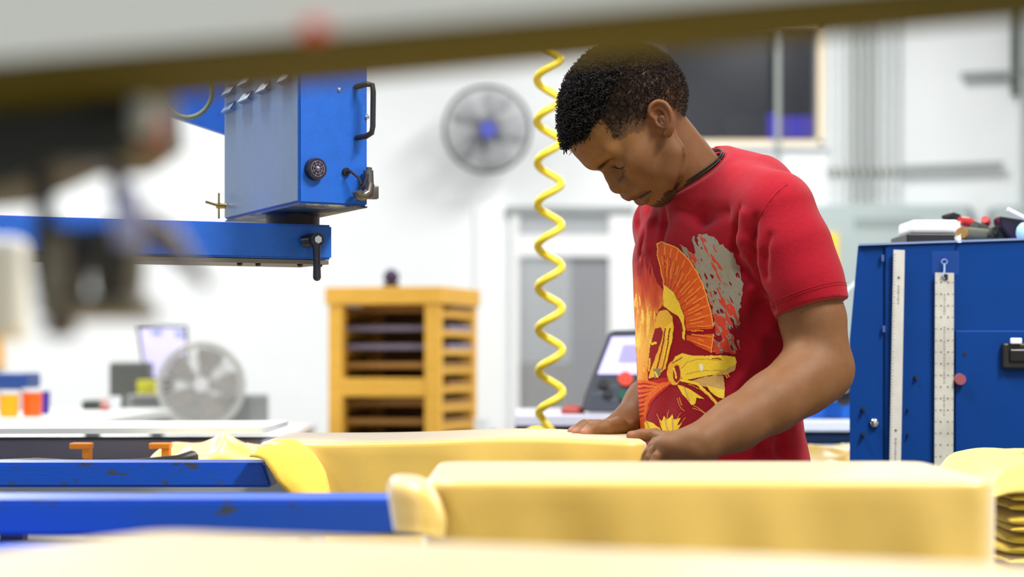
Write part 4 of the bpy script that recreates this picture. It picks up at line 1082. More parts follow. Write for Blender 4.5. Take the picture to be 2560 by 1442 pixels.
# ================================================================== FLASH CURE UNIT
fl_ = empty('flash_cure_unit', (-.34, 3.33, 0), 'blue steel flash-cure control box on a swinging horizontal blue arm', 'flash dryer')
A = Vector(P(748, 507, 3.10)); zb = A.z
n0 = Vector((A.x, A.y, 0)); n1 = Vector((-.215, 3.168, 0)); n2 = Vector((-.471, 3.50, 0)); n3 = n1+n2-n0
def quad(z): return [Vector((q.x, q.y, z)) for q in (n0, n1, n3, n2)]
top = zb+.42
m = MB().prism(quad(zb), (0, 0, top-zb)); bmesh.ops.bevel(m.bm, geom=m.bm.edges[:], offset=.0025, segments=2, affect='EDGES'); m.build('control_box', blue2, fl_)
fd = (n1-n0).normalized(); fnv = Vector((fd.y, -fd.x, 0)); ld = (n2-n0).normalized(); lnv = Vector((-ld.y, ld.x, 0))
if lnv.x > 0: lnv = -lnv
if fnv.y > 0: fnv = -fnv
def onF(px, py, off=0):              # a point of the front face seen at px, py
    k = (px-CX)/F_PX; # ray x = k*y
    # n0 + t fd : x = n0.x+t fd.x , y = n0.y+t fd.y
    t = (k*n0.y-n0.x)/(fd.x-k*fd.y); q = n0+fd*t; return Vector((q.x, q.y, CAMZ+(YH-py)*q.y/F_PX))+fnv*off
def onL(px, py, off=0):
    k = (px-CX)/F_PX; t = (k*n0.y-n0.x)/(ld.x-k*ld.y); q = n0+ld*t; return Vector((q.x, q.y, CAMZ+(YH-py)*q.y/F_PX))+lnv*off
# side panel (greyer: the room's reflection is put into its colour)
m = MB(); ins = .004; qs = [n0+ld*ins, n2-ld*ins]
m.prism([Vector((q.x, q.y, z))+lnv*.0003 for q, z in ((qs[0], zb+.004), (qs[1], zb+.004), (qs[1], top-.004), (qs[0], top-.004))], lnv*.0016); m.build('side_panel', blue_reflect, fl_)
def local_box(mb, c, dirx, nrm_, size, bev=0, tilt=0):
    R = Matrix((dirx, nrm_, Vector((0, 0, 1)))).transposed().to_4x4()
    return mb.box((0, 0, 0), size, 0, bev, Matrix.Translation(c) @ R @ Matrix.Rotation(tilt, 4, 'Y'))
for (px, py) in ((580, 226), (580, 268), (580, 184), (621, 202), (622, 243), (621, 160), (667, 219), (667, 177), (721, 194), (721, 150), (667, 135), (580, 142)):
    q = MB(); R = Matrix((ld, lnv, Vector((0, 0, 1)))).transposed().to_4x4()
    Lq = .030*(1.0 if px < 650 else .9)
    p0 = onL(px, py, .002)
    q.prism([p0+ld*Lq+Vector((0, 0, -.008)), p0-ld*Lq+Vector((0, 0, -.008)), p0-ld*Lq+Vector((0, 0, -.006))+lnv*.009, p0+ld*Lq+Vector((0, 0, -.006))+lnv*.009], (0, 0, .001))
    q.prism([p0+ld*Lq+Vector((0, 0, .008)), p0-ld*Lq+Vector((0, 0, .008)), p0-ld*Lq+Vector((0, 0, -.005))+lnv*.009, p0+ld*Lq+Vector((0, 0, -.005))+lnv*.009], Vector((0, 0, -.002))-lnv*.001)
    for sg in (1, -1):
        e_ = p0+ld*Lq*sg
        q.prism([e_+Vector((0, 0, .008)), e_+Vector((0, 0, -.008)), e_+Vector((0, 0, -.006))+lnv*.009], ld*(-.0012*sg))
    q.build('louver', blue_reflect, fl_)
m = MB(); m.prism([q for q in (Vector((n0.x, n0.y, zb-.0025)), Vector((n1.x, n1.y, zb-.0025)), Vector((n3.x, n3.y, zb-.0025)), Vector((n2.x, n2.y, zb-.0025)))], (0, 0, .0022)); m.build('bottom_plate', mat('dirty_teal_plate', srgb(8, 60, 110), rough=.5, col2=srgb(150, 140, 104), nscale=11, mix_lo=.48, mix_hi=.56), fl_)
# handle
hp = [onF(888, 218, .002), onF(898, 214, .022), onF(906, 218, .028), onF(908, 235, .028), onF(907, 320, .028), onF(904, 336, .028), onF(898, 343, .02), onF(890, 345, .002)]
MB().tube(hp, .0042, 12).build('handle', mat('black_rubber_grip', srgb(40, 38, 42), rough=.35), fl_, True)
# round vent plug
vc = onF(785, 423, 0); vm = MB(); vm.cyl(vc, vc+fnv*.010, .0165, .0155, n=32)
vent = vm.build('vent_plug', mat('vent_plug_black', srgb(34, 30, 40), rough=.3), fl_, True)
q = MB()
for i in range(3): rr = .0035+.0038*i; q.tube([vc+fnv*.0105+(fd*math.cos(g)+Vector((0, 0, 1))*math.sin(g))*rr for g in np.linspace(0, 6.283, 29)[:-1]], .0010, 6, closed=True)
for i in range(4): g = math.pi*i/4+.4; q.cyl(vc+fnv*.011-(fd*math.cos(g)+Vector((0, 0, 1))*math.sin(g))*.012, vc+fnv*.011+(fd*math.cos(g)+Vector((0, 0, 1))*math.sin(g))*.012, .0008, n=6)
q.ball(vc+fnv*.011, .0042); q.build('vent_grille', mat('nickel_grille', srgb(150, 140, 165), rough=.25, metal=.8), vent, True)
# cable grommet and its plug connector
gc = onF(864, 430, 0); MB().cyl(gc, gc+fnv*.004, .0062, n=20).build('grommet', black_m, fl_, True)
MB().tube([gc+fnv*.002, gc+fnv*.012+Vector((.002, 0, 0)), onF(879, 447, .02), onF(883, 462, .022), onF(880, 474, .02), onF(888, 466, .024), onF(900, 446, .02), onF(912, 426, .012)], .0021, 8).build('cable', mat('dark_cable', srgb(38, 30, 44), rough=.4), fl_, True)
q = MB(); q.cyl(onF(910, 428, .012), onF(910, 470, .014), .0075, n=18); q.cyl(onF(912, 420, .012), onF(911, 432, .012), .0045, n=14)
q.tube([onF(911, 462, .014), onF(906, 484, .016), onF(893, 492, .016), onF(882, 488, .016), onF(878, 478, .016)], .0078, 12); q.box(onF(921, 482, .012), (.016, .014, .020), .3, .002)
q.build('elbow_connector', mat('dull_nickel', srgb(110, 108, 104), rough=.35, metal=.8), fl_, True)
for (px, py, r) in ((848, 224, .0035), (917, 292, .004)): c_ = onF(px, py, 0); MB().ball(c_, r).build('screw', chrome, fl_, True)
# wing nut low on the left edge
wc = onL(571, 515, .004); brass = mat('brass', srgb(170, 150, 90), rough=.35, metal=.9)
q = MB(); q.cyl(wc, wc+lnv*.016, .0045, n=14); q.box(wc+lnv*.012+Vector((0, 0, .012)), (.003, .008, .018), .2, .001); q.box(wc+lnv*.012+Vector((0, 0, -.012)), (.003, .008, .018), .2, .001); q.cyl(wc+lnv*.012, wc+lnv*.034+Vector((0, 0, .006)), .0022, n=10)
q.build('wing_nut', brass, fl_, True)
# spacer disc and arm
sc_ = (n0+n3)/2; az = .201+CAMZ
MB().cyl((sc_.x, sc_.y, az), (sc_.x, sc_.y, zb), .042, n=40).build('swivel_disc', black_m, fl_, True)
e0 = Vector(((830-CX)*3.27/F_PX, 3.27, 0)); e1_ = Vector((-.95, 2.93, 0)); ad = (e1_-e0).normalized(); an_ = Vector((-ad.y, ad.x, 0)); an_ = an_ if an_.y > 0 else -an_
m = MB(); W_ = .13
m.prism([Vector((q.x, q.y, az-.053)) for q in (e0, e0+an_*W_, e1_+ad*.75+an_*W_, e1_+ad*.75)], (0, 0, .053)); bmesh.ops.bevel(m.bm, geom=m.bm.edges[:], offset=.003, segments=2, affect='EDGES')
arm_o = m.build('swing_arm', blue2, fl_)
m = MB(); m.prism([Vector((q.x, q.y, az-.0605)) for q in (e0+ad*.004+an_*.004, e0+ad*.004+an_*(W_-.004), e1_+ad*.75+an_*(W_-.004), e1_+ad*.75+an_*.004)], (0, 0, .0065)); m.build('bottom_plate', mat('bare_steel_plate', srgb(120, 116, 104), rough=.5, metal=.5), arm_o)
for px in (606, 652, 757, 806):
    k = (px-CX)/F_PX; t_ = (k*e0.y-e0.x)/(ad.x-k*ad.y); q_ = e0+ad*t_+an_*.012
    MB().ball((q_.x, q_.y, az-.062), .0045, 12, (1, 1, .7)).build('bolt', dark_m, arm_o, True)
def onA(px, py, off=0):
    k = (px-CX)/F_PX; t_ = (k*e0.y-e0.x)/(ad.x-k*ad.y); q_ = e0+ad*t_; return Vector((q_.x, q_.y, CAMZ+(YH-py)*q_.y/F_PX))-an_*off
q = MB(); q.cyl(onA(776, 601, 0), onA(776, 601, .030), .0105, n=20); q.cyl(onA(755, 604, .004), onA(776, 601, .016), .009, n=14)
q.tube([onA(776, 601, .024), onA(775, 625, .027), onA(774, 650, .030), onA(773, 672, .032), onA(773, 692, .032)], [.0085, .0060, .0055, .0058, .0062], 14)
q.ball(onA(773, 694, .032), .0062); lv = q.build('clamp_lever', mat('dark_lever', srgb(52, 52, 62), rough=.3, metal=.3), fl_, True)
MB().cyl(onA(776, 601, .029), onA(776, 601, .033), .0062, n=6).build('hex_bolt', chrome, lv)
# column that carries the arm, outside the frame to the left
MB().cyl((e1_.x+ad.x*.75, e1_.y+ad.y*.75+.06, 0), (e1_.x+ad.x*.75, e1_.y+ad.y*.75+.06, az+.1), .05, n=24).build('column', blue2, fl_, True)
# blue side bracket behind, with cable loop
q = MB(); q.prism([P(360, 268, 3.75), P(566, 336, 3.62), P(566, 60, 3.62), P(300, 40, 3.8)], (0, .05, 0)); q.build('rear_housing', blue2, fl_)
lp = [P(468+62*math.cos(g), 228+66*math.sin(g), 3.58) for g in np.linspace(0, 6.283, 33)[:-1]]
MB().tube(lp, .0042, 8, closed=True).build('cable_loop', mat('grey_green_cable', srgb(130, 138, 110), rough=.5), fl_, True)

# ================================================================== NEAR PRINT HEAD (blurred)
ph_ = empty('print_head', (-.30, 1.40, CAMZ), 'blurred dark grey print-head carriage with two rods hanging at the left foreground', 'print head')
gm = mat('gunmetal', srgb(62, 64, 60), rough=.5, metal=.3); gm2 = mat('dusty_metal', srgb(140, 134, 118), rough=.6, metal=.2)
D = 1.06
def bx(m_, x0, y0, x1, y1, d, dep, bev=.003): a = P(x0, y1, d); b = P(x1, y0, d); return m_.span(a.x, b.x, d, d+dep, a.z, b.z, bev)
m = MB(); m.prism([P(-150, 190, D), P(375, 205, D), P(385, 330, D), P(290, 395, D), P(150, 400, D), P(60, 440, D), P(-40, 480, D), P(-150, 490, D)], (0, .10, 0)); m.build('carriage', gm, ph_)
m = MB(); bx(m, 225, 235, 300, 310, D-.02, .02); m.build('clamp_block', black_m, ph_)
m = MB(); bx(m, 318, 215, 372, 330, D-.015, .02); m.build('label_plate', mat('pale_plate', srgb(200, 205, 200), rough=.5), ph_)
m = MB(); m.tube([P(365, 330, D+.02), P(405, 345, D+.02)], .010, 10); m.build('red_knob', mat('dull_red_knob', srgb(140, 70, 60), rough=.5), ph_, True)
m = MB(); m.cyl(P(110, 400, D+.03), P(112, 620, D+.03), .0052, n=14); m.build('guide_rod', dark_m, ph_, True)
m = MB(); m.cyl(P(300, 380, D+.03), P(292, 500, D+.03), .0046, n=14); m.build('guide_rod', dark_m, ph_, True)
m = MB(); m.cyl(P(316, 470, D-.02), P(320, 612, D-.02), .0072, n=20); m.build('air_cylinder', mat('violet_reflection', srgb(196, 200, 252), rough=.3), ph_, True)  # chrome cylinder, its violet reflection put into the base colour
for xx in (125, 272):
    m = MB(); m.prism([P(xx-42, 560, D), P(xx+40, 560, D), P(xx+52, 640, D), P(xx+42, 745, D), P(xx-36, 750, D), P(xx-52, 650, D)], (0, .05, 0)); m.build('jaw', mat('dark_olive_metal', srgb(64, 60, 44), rough=.55), ph_)
m = MB(); bx(m, 80, 735, 350, 800, D, .06, .006); bx(m, 105, 585, 160, 740, D-.01, .02); m.build('holder_bar', gm2, ph_)
m = MB(); bx(m, 165, 565, 240, 655, D+.02, .03); m.build('cross_block', mat('blue_grey_block', srgb(86, 104, 128), rough=.5), ph_)
m = MB(); bx(m, 95, 795, 165, 845, D, .04, .006); brn = mat('brown_rubber', srgb(60, 44, 40), rough=.6); m.build('foot', brn, ph_)
m = MB(); bx(m, 320, 760, 372, 800, D, .04, .006); m.build('foot', brn, ph_)
m = MB(); m.tube([P(350, 560, D), P(420, 600, D), P(470, 655, D), P(520, 715, D)], [.009, .0085, .005, .003], 12); m.build('release_lever', mat('grey_lever', srgb(125, 118, 120), rough=.5, metal=.3), ph_, True)
m = MB(); bx(m, -160, 590, 52, 850, 1.30, .03, .006); m.build('side_plate', mat('pale_grey_plate', srgb(205, 208, 206), rough=.5), ph_)

# ================================================================== SCREEN FRAME overhead (blurred)
scr = empty('printing_screen', (0, 1.15, CAMZ+.17), 'blurred printing screen with pale aluminium frame and olive mesh across the top edge', 'screen frame')
d1 = 0.90
def edge_pt(px, py, d): return P(px, py, d)
fa, fb = P(-500, 192, d1), P(2900, -98, d1*1.02)
m = MB(); m.prism([fa, fb, fb+Vector((0, 0, .06)), fa+Vector((0, 0, .06))], (0, .025, 0)); m.build('frame_rail', mat('frame_aluminium', srgb(240, 243, 236), rough=.6, metal=0), scr)
olive = mat('olive_emulsion', srgb(76, 70, 0), rough=.7, spec=.1)
m = MB(); m.prism([fa+Vector((0, .001, -.0015)), fb+Vector((0, .001, -.0015)), fb+Vector((0, .135, -.0015)), fa+Vector((0, .165, -.0015))], (0, 0, .0012)); m.build('emulsion_mesh', olive, scr)
m = MB(); tpx = P(785, 98, d1-.004); m.ball(tpx+Vector((0, 0, .004)), .0055, 14, (1, .5, .8)); m.build('red_marker', mat('red_tape', srgb(235, 70, 40), rough=.5), scr, True)

# ================================================================== COILED AIR HOSE
hose_m = mat('yellow_polyurethane', srgb(250, 222, 60), rough=.35, spec=.5)
dh = 4.3; pts = []
cxh = 1377; turns = 9.6; y_bot, y_top = 1040, 40
n = int(turns*48)
for i in range(n+1):
    t = i/n; g = 2*math.pi*turns*t+2.6; r = 30*dh/F_PX
    c_ = P(cxh-6*t, y_bot+(y_top-y_bot)*t, dh); pts.append(c_+Vector((r*math.cos(g), r*math.sin(g), 0)))
pts = [P(1388, 1120, dh), P(1386, 1085, dh)]+pts+[P(1372, 10, dh), P(1372, -300, dh), Vector((P(1372, 0, dh).x, dh, 4.6))]
o = MB().tube(pts, .0080, 10).build('coiled_air_hose', hose_m, None, True); tag(o, 'bright yellow coiled air hose hanging left of the person', 'hose')

# ================================================================== BLUE CABINET
cab_blue = mat('cabinet_blue', srgb(0, 58, 132), rough=.5, spec=.15, noise=.08, nscale=6)
dc = 3.75
kab = empty('blue_machine_cabinet', (1.0, 4.0, 0), 'tall dark blue steel machine cabinet with two rulers on its front at the right', 'cabinet')
def K(px, py, off=0): return P(px, py, dc-off)
xl = lambda px: (px-CX)*dc/F_PX
zk = lambda py: CAMZ+(YH-py)*dc/F_PX
m = MB(); xs0 = xl(2210)
m.prism([(xs0, dc, .0), (xl(2800), dc, .0), (xl(2800), dc, zk(592)), (xs0, dc, zk(611))], (.13, .55, 0)); bmesh.ops.bevel(m.bm, geom=m.bm.edges[:], offset=.003, segments=2, affect='EDGES'); m.build('body', cab_blue, kab)
m = MB(); m.prism([(xl(2125), dc+.004, 0), (xs0-.001, dc+.004, 0), (xs0-.001, dc+.004, zk(612)), (xl(2146), dc+.004, zk(614)), (xl(2125), dc+.004, zk(850))], (.10, .5, 0)); m.build('side_fairing', cab_blue, kab)
m = MB(); m.prism([(xl(2146), dc-.004, zk(614)), (xl(2800), dc-.004, zk(592)), (xl(2800), dc-.004, zk(587)), (xl(2146), dc-.004, zk(609))], (.14, .57, 0)); m.build('top_lip', mat('pale_blue_edge', srgb(130, 150, 195), rough=.35), kab)
m = MB(); m.span(xl(2386), xl(2800), dc-.006, dc+.01, .1, zk(826), .002); door_o = m.build('door', cab_blue, kab)
q = MB(); q.span(xl(2500), xl(2620), dc-.02, dc-.004, zk(922), zk(857), .004); lt = q.build('latch', black_m, door_o)
MB().span(xl(2516), xl(2600), dc-.024, dc-.019, zk(905), zk(872), .003).build('latch_paddle', mat('dark_paddle', srgb(12, 12, 14), rough=.3), lt)
MB().span(xl(2518), xl(2546), dc-.028, dc-.02, zk(860), zk(845), .002).build('paper_tag', white_m, lt)
scm = mat('black_screw', srgb(24, 26, 34), rough=.4)
for (px, py, r) in ((2411, 885, 8), (2290, 944, 7.5), (2159, 1024, 7), (2159, 1087, 7), (2270, 1024, 4), (2270, 1087, 4), (2226, 1024, 4)):
    c_ = K(px, py, .004); MB().cyl(c_+Vector((0, .006, 0)), c_-Vector((0, .003, 0)), r*dc/F_PX*.9, r*dc/F_PX*.6, n=14).build('screw', scm, kab, True)
c_ = K(2186, 1057); MB().ball(c_, .0085, 16, (1, .7, 1)).build('chrome_bolt', chrome, kab, True)
c_ = K(2398, 948, .006); MB().cyl(c_, c_-Vector((0, .012, 0)), .0105, .0095, n=24).build('push_button', mat('dusty_red_button', srgb(150, 80, 90), rough=.4), kab, True)
for (px, py) in ((2205, 645), (2208, 822)): MB().span(xl(px-2), xl(px+4), dc-.0045, dc, zk(py+8), zk(py-8)).build('paint_chip', mat('paint_chip_pale', srgb(70, 90, 150), rough=.6), kab)
# rulers
def ruler(tl, tr, br, bl_, label, dots, m_):
    t = empty('steel_ruler', K((tl[0]+tr[0])/2, 900, .012), label, 'ruler')
    m = MB(); m.prism([K(*p, .010) for p in (tl, bl_, br, tr)], (0, .0015, 0)); m.build('blade', m_, t)
    H_ = bl_[1]-tl[1]
    mk = MB()
    def pt_(u, v): # u across 0..1, v down 0..1
        x = (tl[0]*(1-u)+tr[0]*u)*(1-v)+(bl_[0]*(1-u)+br[0]*u)*v; y = tl[1]*(1-v)+bl_[1]*v; return K(x, y, .0103)
    if dots:
        v = .045
        while v < .99:
            for u in (.32, .70): mk.cyl(pt_(u, v), pt_(u, v)-Vector((0, .0004, 0)), .0014, n=8)
            for u in (.06, .94): mk.box(pt_(u, v), (.003, .0005, .0006))
            v += 29/H_
        for v, n_ in ((.10, 3), (.25, 4), (.38, 4), (.56, 3)):
            for i in range(n_*3):
                hgt = rng.choice((.0018, .0028, .0035)); mk.box(pt_(.5, v+i*.011), (hgt, .0005, .0010))
    else:
        v = .02
        while v < .99:
            mk.box(pt_(.06, v), (.0035 if int(v*1000) % 5 else .006, .0005, .0005)); v += .0125
        for v0, n_ in ((.15, 9), (.78, 12)):
            for i in range(n_): mk.box(pt_(.5, v0+i*.009), (rng.choice((.002, .003, .004)), .0005, .0012))
        for v0 in (.115, .745): mk.cyl(pt_(.5, v0), pt_(.5, v0)-Vector((0, .0004, 0)), .0022, n=10)
    mk.build('markings', mat('ruler_ink', srgb(90, 86, 84), rough=.7), t)
    return t
rs = mat('dull_ruler_steel', srgb(206, 206, 200), rough=.5, metal=.1, noise=.08, nscale=30); rs2 = mat('stained_ruler_steel', srgb(196, 196, 186), rough=.5, metal=.1, noise=.14, nscale=26)
ruler((2234, 624), (2262, 625), (2251, 1230), (2222, 1230), 'slim pale steel ruler leaning slightly on the blue cabinet, left of the wide one', False, rs)
r2 = ruler((2338, 681), (2385, 682), (2383, 1230), (2336, 1230), 'wide spotted steel ruler hung from a clear hook on the blue cabinet', True, rs2)
MB().span(xl(2356), xl(2366), dc-.0125, dc-.0095, zk(700), zk(686)).build('hanging_hole', black_m, r2)
hk = empty('adhesive_hook', K(2361, 665, .008), 'clear plastic adhesive hook above the wide ruler', 'hook')
clear = mat('clear_plastic', srgb(60, 100, 190), rough=.15, alpha=.10)
MB().span(xl(2328), xl(2396), dc-.005, dc-.003, zk(686), zk(628), .001).build('film_patch', clear, hk)
hkm = mat('hook_clear_blue', srgb(150, 168, 205), rough=.3)
MB().tube([K(2361+7*math.cos(g), 654+6*math.sin(g), .008) for g in np.linspace(0, 6.28, 17)[:-1]], .0009, 6, closed=True).build('loop', hkm, hk, True)
MB().tube([K(2361, 660, .008), K(2361, 678, .012), K(2356, 690, .014), K(2361, 697, .012)], .0017, 8).build('hook_arm', hkm, hk, True)

# ---- clutter on the cabinet
def KT(px, d=3.85): return (px-CX)*d/F_PX
zt = lambda px: zk(590+(2800-px)*.033-3)
zTop = zk(602)
bx_ = empty('white_box', (KT(2340), 3.86, zTop), 'small glossy white box lying on a dark case on top of the blue cabinet', 'box')
A_ = P(2278, 597, 3.80); B_ = P(2398, 549, 3.80)
gw = mat('glossy_white_card', srgb(235, 235, 240), rough=.25)
MB().span(A_.x, B_.x, 3.80, 3.93, A_.z+.010, B_.z, .006).build('carton', gw, bx_)
m = MB(); m.prism([P(2385, 590, 3.80), P(2400, 552, 3.80), P(2403, 606, 3.74), P(2395, 606, 3.74)], (0, .008, 0)); m.build('open_flap', gw, bx_)
o = MB().span(P(2264, 606, 3.8).x, P(2390, 606, 3.8).x, 3.79, 3.95, zk(604), A_.z+.0095, .003).build('black_case', black_m); tag(o, 'flat black case under the white box on the blue cabinet', 'case')
red = mat('red_grip', srgb(190, 50, 50), rough=.45)
def tool(pts_, r, d, label, name='hand_tool', m_=black_m, tip=None):
    t = empty(name, P(pts_[0][0], pts_[0][1], d), label, 'tool')
    MB().tube([P(x, y, d+.012*i) for i, (x, y) in enumerate(pts_)], r, 12).build('grip', m_, t, True)
    if tip: MB().tube([P(x, y, d+.012*len(pts_)) for x, y in tip], [.006, .003], 8).build('shaft', dark_m, t, True)
    return t
tool([(2400, 552), (2420, 556), (2445, 570)], [.008, .010, .009], 3.92, 'black-handled pliers with red bands beside the white box', 'pliers', red, [(2445, 570), (2500, 592)])
tool([(2435, 566), (2455, 575), (2480, 590)], [.010, .012, .010], 3.88, 'dark screwdriver with red collar lying over the cardboard tube', 'screwdriver', mat('dark_grip', srgb(60, 66, 64), rough=.6), [(2480, 590), (2520, 600)])
tool([(2462, 548), (2466, 556)], [.007, .009], 3.90, 'small red-capped marker standing up in the tool heap', 'marker', red)
tool([(2358, 543), (2378, 540), (2395, 545)], [.004, .009, .008], 3.97, 'black cable plug lying behind the white box', 'plug', black_m)
tube_m = mat('brown_cardboard', srgb(150, 115, 60), rough=.8); g_ = mat('grey_sleeve', srgb(96, 98, 84), rough=.8)
ct = empty('cardboard_tube', P(2410, 590, 3.8), 'short cardboard tube in a grey sleeve pointing forward on the cabinet', 'tube')
MB().cyl(P(2408, 583, 3.78), P(2500, 592, 3.95), .0115, .013, n=24).build('sleeve', g_, ct, True); MB().cyl(P(2403, 582, 3.765), P(2410, 583, 3.785), .0100, n=24).build('core', tube_m, ct, True)
gl = empty('wire_brush', P(2490, 575, 3.86), 'dark bristled wire brush heaped beside the tube', 'brush')
q = MB()
for i in range(420):
    x = rng.uniform(2462, 2545); h_ = 8+22*math.sin((x-2450)/100*3.0); y = rng.uniform(602-abs(h_), 602); p0 = P(x, y+4, 3.85+rng.uniform(0, .06)); q.cyl(p0, p0+Vector((rng.uniform(-.004, .004), rng.uniform(-.006, .002), rng.uniform(.002, .008))), .0009, n=4)
q.build('bristles', dark_m, gl)
q = MB(); q.prism([P(2462, 604, 3.86), P(2545, 604, 3.86), P(2520, 580, 3.86), P(2485, 566, 3.86), P(2468, 585, 3.86)], (0, .05, 0)); q.build('block', mat('brush_block', srgb(66, 74, 68), rough=.8), gl)
cp = empty('tape_measure', P(2525, 552, 3.86), 'dark purple-black tool case with white rod across it at the right edge', 'tool')
q = MB(); q.prism([P(2498, 540, 3.84), P(2575, 552, 3.84), P(2575, 602, 3.84), P(2530, 602, 3.84), P(2500, 562, 3.84)], (0, .05, 0)); bmesh.ops.bevel(q.bm, geom=q.bm.edges[:], offset=.003, segments=2, affect='EDGES'); q.build('case', mat('dark_purple_plastic', srgb(30, 18, 48), rough=.3), cp)
o = MB().tube([P(2518, 523, 3.83), P(2600, 565, 3.83)], .0042, 8).build('white_rod', white_m, None, True); tag(o, 'thin white plastic rod leaning across the dark tool case', 'rod')
o = MB().ball(P(2562, 582, 3.80), .016, 18, (1.0, .8, 1.2)).build('blue_bottle', mat('pale_blue_plastic', srgb(165, 208, 230), rough=.2), None, True); tag(o, 'pale blue plastic bottle lying at the right edge of the cabinet top', 'bottle')

# ================================================================== STACK OF FOLDED SHIRTS
fold_m = mat('mustard_jersey', srgb(226, 196, 78), rough=.8, spec=.2, sheen=.35, noise=.08, nscale=12, bump=.35, bscale=500)
cart = empty('shirt_cart', (.80, 3.1, 0), 'small grey cart under the stack of folded yellow shirts', 'cart')
stx0, stx1, sy0, sy1 = .665, 1.0, 2.86, 3.22
nst = 14; zst = CAMZ-.185
def folded(i, z, th, label):
    n, k = 30, 34; V = []; Fc = []; sd = i*7+3; off = rng.uniform(-.008, .008)
    P_ = []
    for a in range(k):              # cross-section: a flattened rounded slab following the folds
        g = 2*math.pi*a/k; P_.append((abs(math.cos(g))**.35*(1 if math.cos(g) >= 0 else -1), abs(math.sin(g))**.8*(1 if math.sin(g) >= 0 else -1)))
    for j in range(n+1):
        v = j/n; y = sy0+(sy1-sy0)*v
        for (cxx, czz) in P_:
            x = (stx0+stx1)/2+off+cxx*(stx1-stx0)/2
            nz = vnoise(np.array([[x*16+sd, y*10, sd]]), 2)[0]; e = abs(v*2-1)**8
            V.append((x+.004*nz, y+.006*vnoise(np.array([[x*12, sd, 0.]]), 6)[0], z+czz*th*.5*(1-e*.6)+.0035*nz))
    for j in range(n):
        for a in range(k): Fc.append((j*k+a, j*k+(a+1) % k, (j+1)*k+(a+1) % k, (j+1)*k+a))
    Fc.append(tuple(range(k))[::-1]); Fc.append(tuple(n*k+a for a in range(k)))
    o = mesh_obj('folded_shirt', np.array(V), Fc, fold_m, None, True)
    return tag(o, label, 't-shirt', 'folded yellow shirts in the stack at the right')
z = zst; words = ['', 'second', 'third', 'fourth', 'fifth', 'sixth', 'seventh', 'eighth', 'ninth', 'tenth', 'eleventh', 'twelfth', 'thirteenth', 'fourteenth']
for i in range(1, nst):
    th = rng.choice((.013, .016, .019)); folded(i, z-th/2, th*1.36, 'folded mustard yellow shirt, %s from the top of the stack at the right' % words[i]); z -= th
MB().span(stx0-.03, stx1+.03, sy0-.03, sy1+.03, z-.03, z-.003, .004).build('shelf', grey_m, cart)
for x_ in (stx0, stx1):
    for y_ in (sy0, sy1): MB().cyl((x_, y_, .06), (x_, y_, z-.02), .012, n=12).build('leg', steel_pipe, cart, True); MB().cyl((x_-.012, y_, .03), (x_+.012, y_, .03), .03, n=20).build('wheel', black_m, cart, True)
# top shirt: sloping, peaked, with a fold line
V = []; Fc = []; n = 40
for i in range(n+1):
    for j in range(n+1):
        u, v = i/n, j/n; x = .630+u*.42; y = sy0-.012+(sy1-sy0+.02)*v
        e = min(u, 1-u)*12; e = min(1, max(0, e)); ev = min(1, min(v, 1-v)*10)
        pk = .030*math.exp(-((u-.30+.1*v)/.16)**2)*(1-.35*v)+.012*(1-u)
        V.append((x+.01*math.sin(v*5), y, zst+.004+.014*e*ev+pk*ev*(.3+.7*e)+.0025*vnoise(np.array([[u*9, v*7, 1.]]), 9)[0]-.010*(1-e)*(1-.4*u)))
for i in range(n):
    for j in range(n): k = i*(n+1)+j; Fc.append((k, k+n+1, k+n+2, k+1))
o = mesh_obj('folded_shirt', np.array(V), Fc, yellow_matte, None, True); so = o.modifiers.new('cloth', 'SOLIDIFY'); so.thickness = .004; so.offset = -1
tag(o, 'pale yellow shirt lying loosely folded and peaked on top of the stack at the right', 't-shirt', 'folded yellow shirts in the stack at the right')
MB().tube([(.70+.3*t, sy0+.06+.04*math.sin(t*3), zst+.052-.045*t**1.2) for t in np.linspace(0, 1, 12)], .0022, 6).build('hem_fold', yellow_m, o, True)

# ================================================================== YELLOW SCREEN RACK
ykm = mat('yellow_pine', srgb(244, 186, 70), rough=.55, noise=.08, nscale=8, stretch=(1, 1, 6)); ykd = mat('brown_ply', srgb(150, 105, 40), rough=.7, noise=.1, nscale=6)
rk = empty('screen_rack', P(950, 1100, 8.6), 'yellow wooden drying rack full of screens standing against the white wall', 'rack')
dR = 8.3; ya = math.radians(16)
R0 = P(820, 1000, dR); R0.z = 0; ux_ = Vector((math.cos(ya), -math.sin(ya)*.0+.02, 0)); ux_ = Vector((math.cos(ya), -math.sin(ya), 0)); vy = Vector((math.sin(ya), math.cos(ya), 0))
Wd_, Dp, Hh = .455, .50, CAMZ+(YH-718)*dR/F_PX
RM = lambda a, b, c: R0+ux_*a+vy*b+Vector((0, 0, c))
def rb(m_, a0, a1, b0, b1, c0, c1): m_.box((0, 0, 0), (a1-a0, b1-b0, c1-c0), 0, .004, Matrix.Translation(RM((a0+a1)/2, (b0+b1)/2, (c0+c1)/2)) @ Matrix.Rotation(-ya, 4, 'Z'))
for (a, b) in ((0, 0), (Wd_-.06, 0), (0, Dp-.05), (Wd_-.06, Dp-.05)):
    m = MB(); rb(m, a, a+.06, b, b+.05, 0, Hh-.07); m.build('post', ykm, rk)
m = MB(); rb(m, -.01, Wd_+.01, -.01, Dp+.01, Hh-.068, Hh); m.build('top', ykm, rk)
for zc_ in (CAMZ+(YH-968)*dR/F_PX, .55, .15):
    m = MB(); rb(m, .06, Wd_-.06, -.004, .03, zc_-.036, zc_+.036); m.build('crossbar', ykm, rk)
m = MB(); rb(m, .02, Wd_-.02, Dp-.012, Dp, .1, Hh-.07); m.build('back_board', ykd, rk)
zc_ = Hh-.12; i = 0
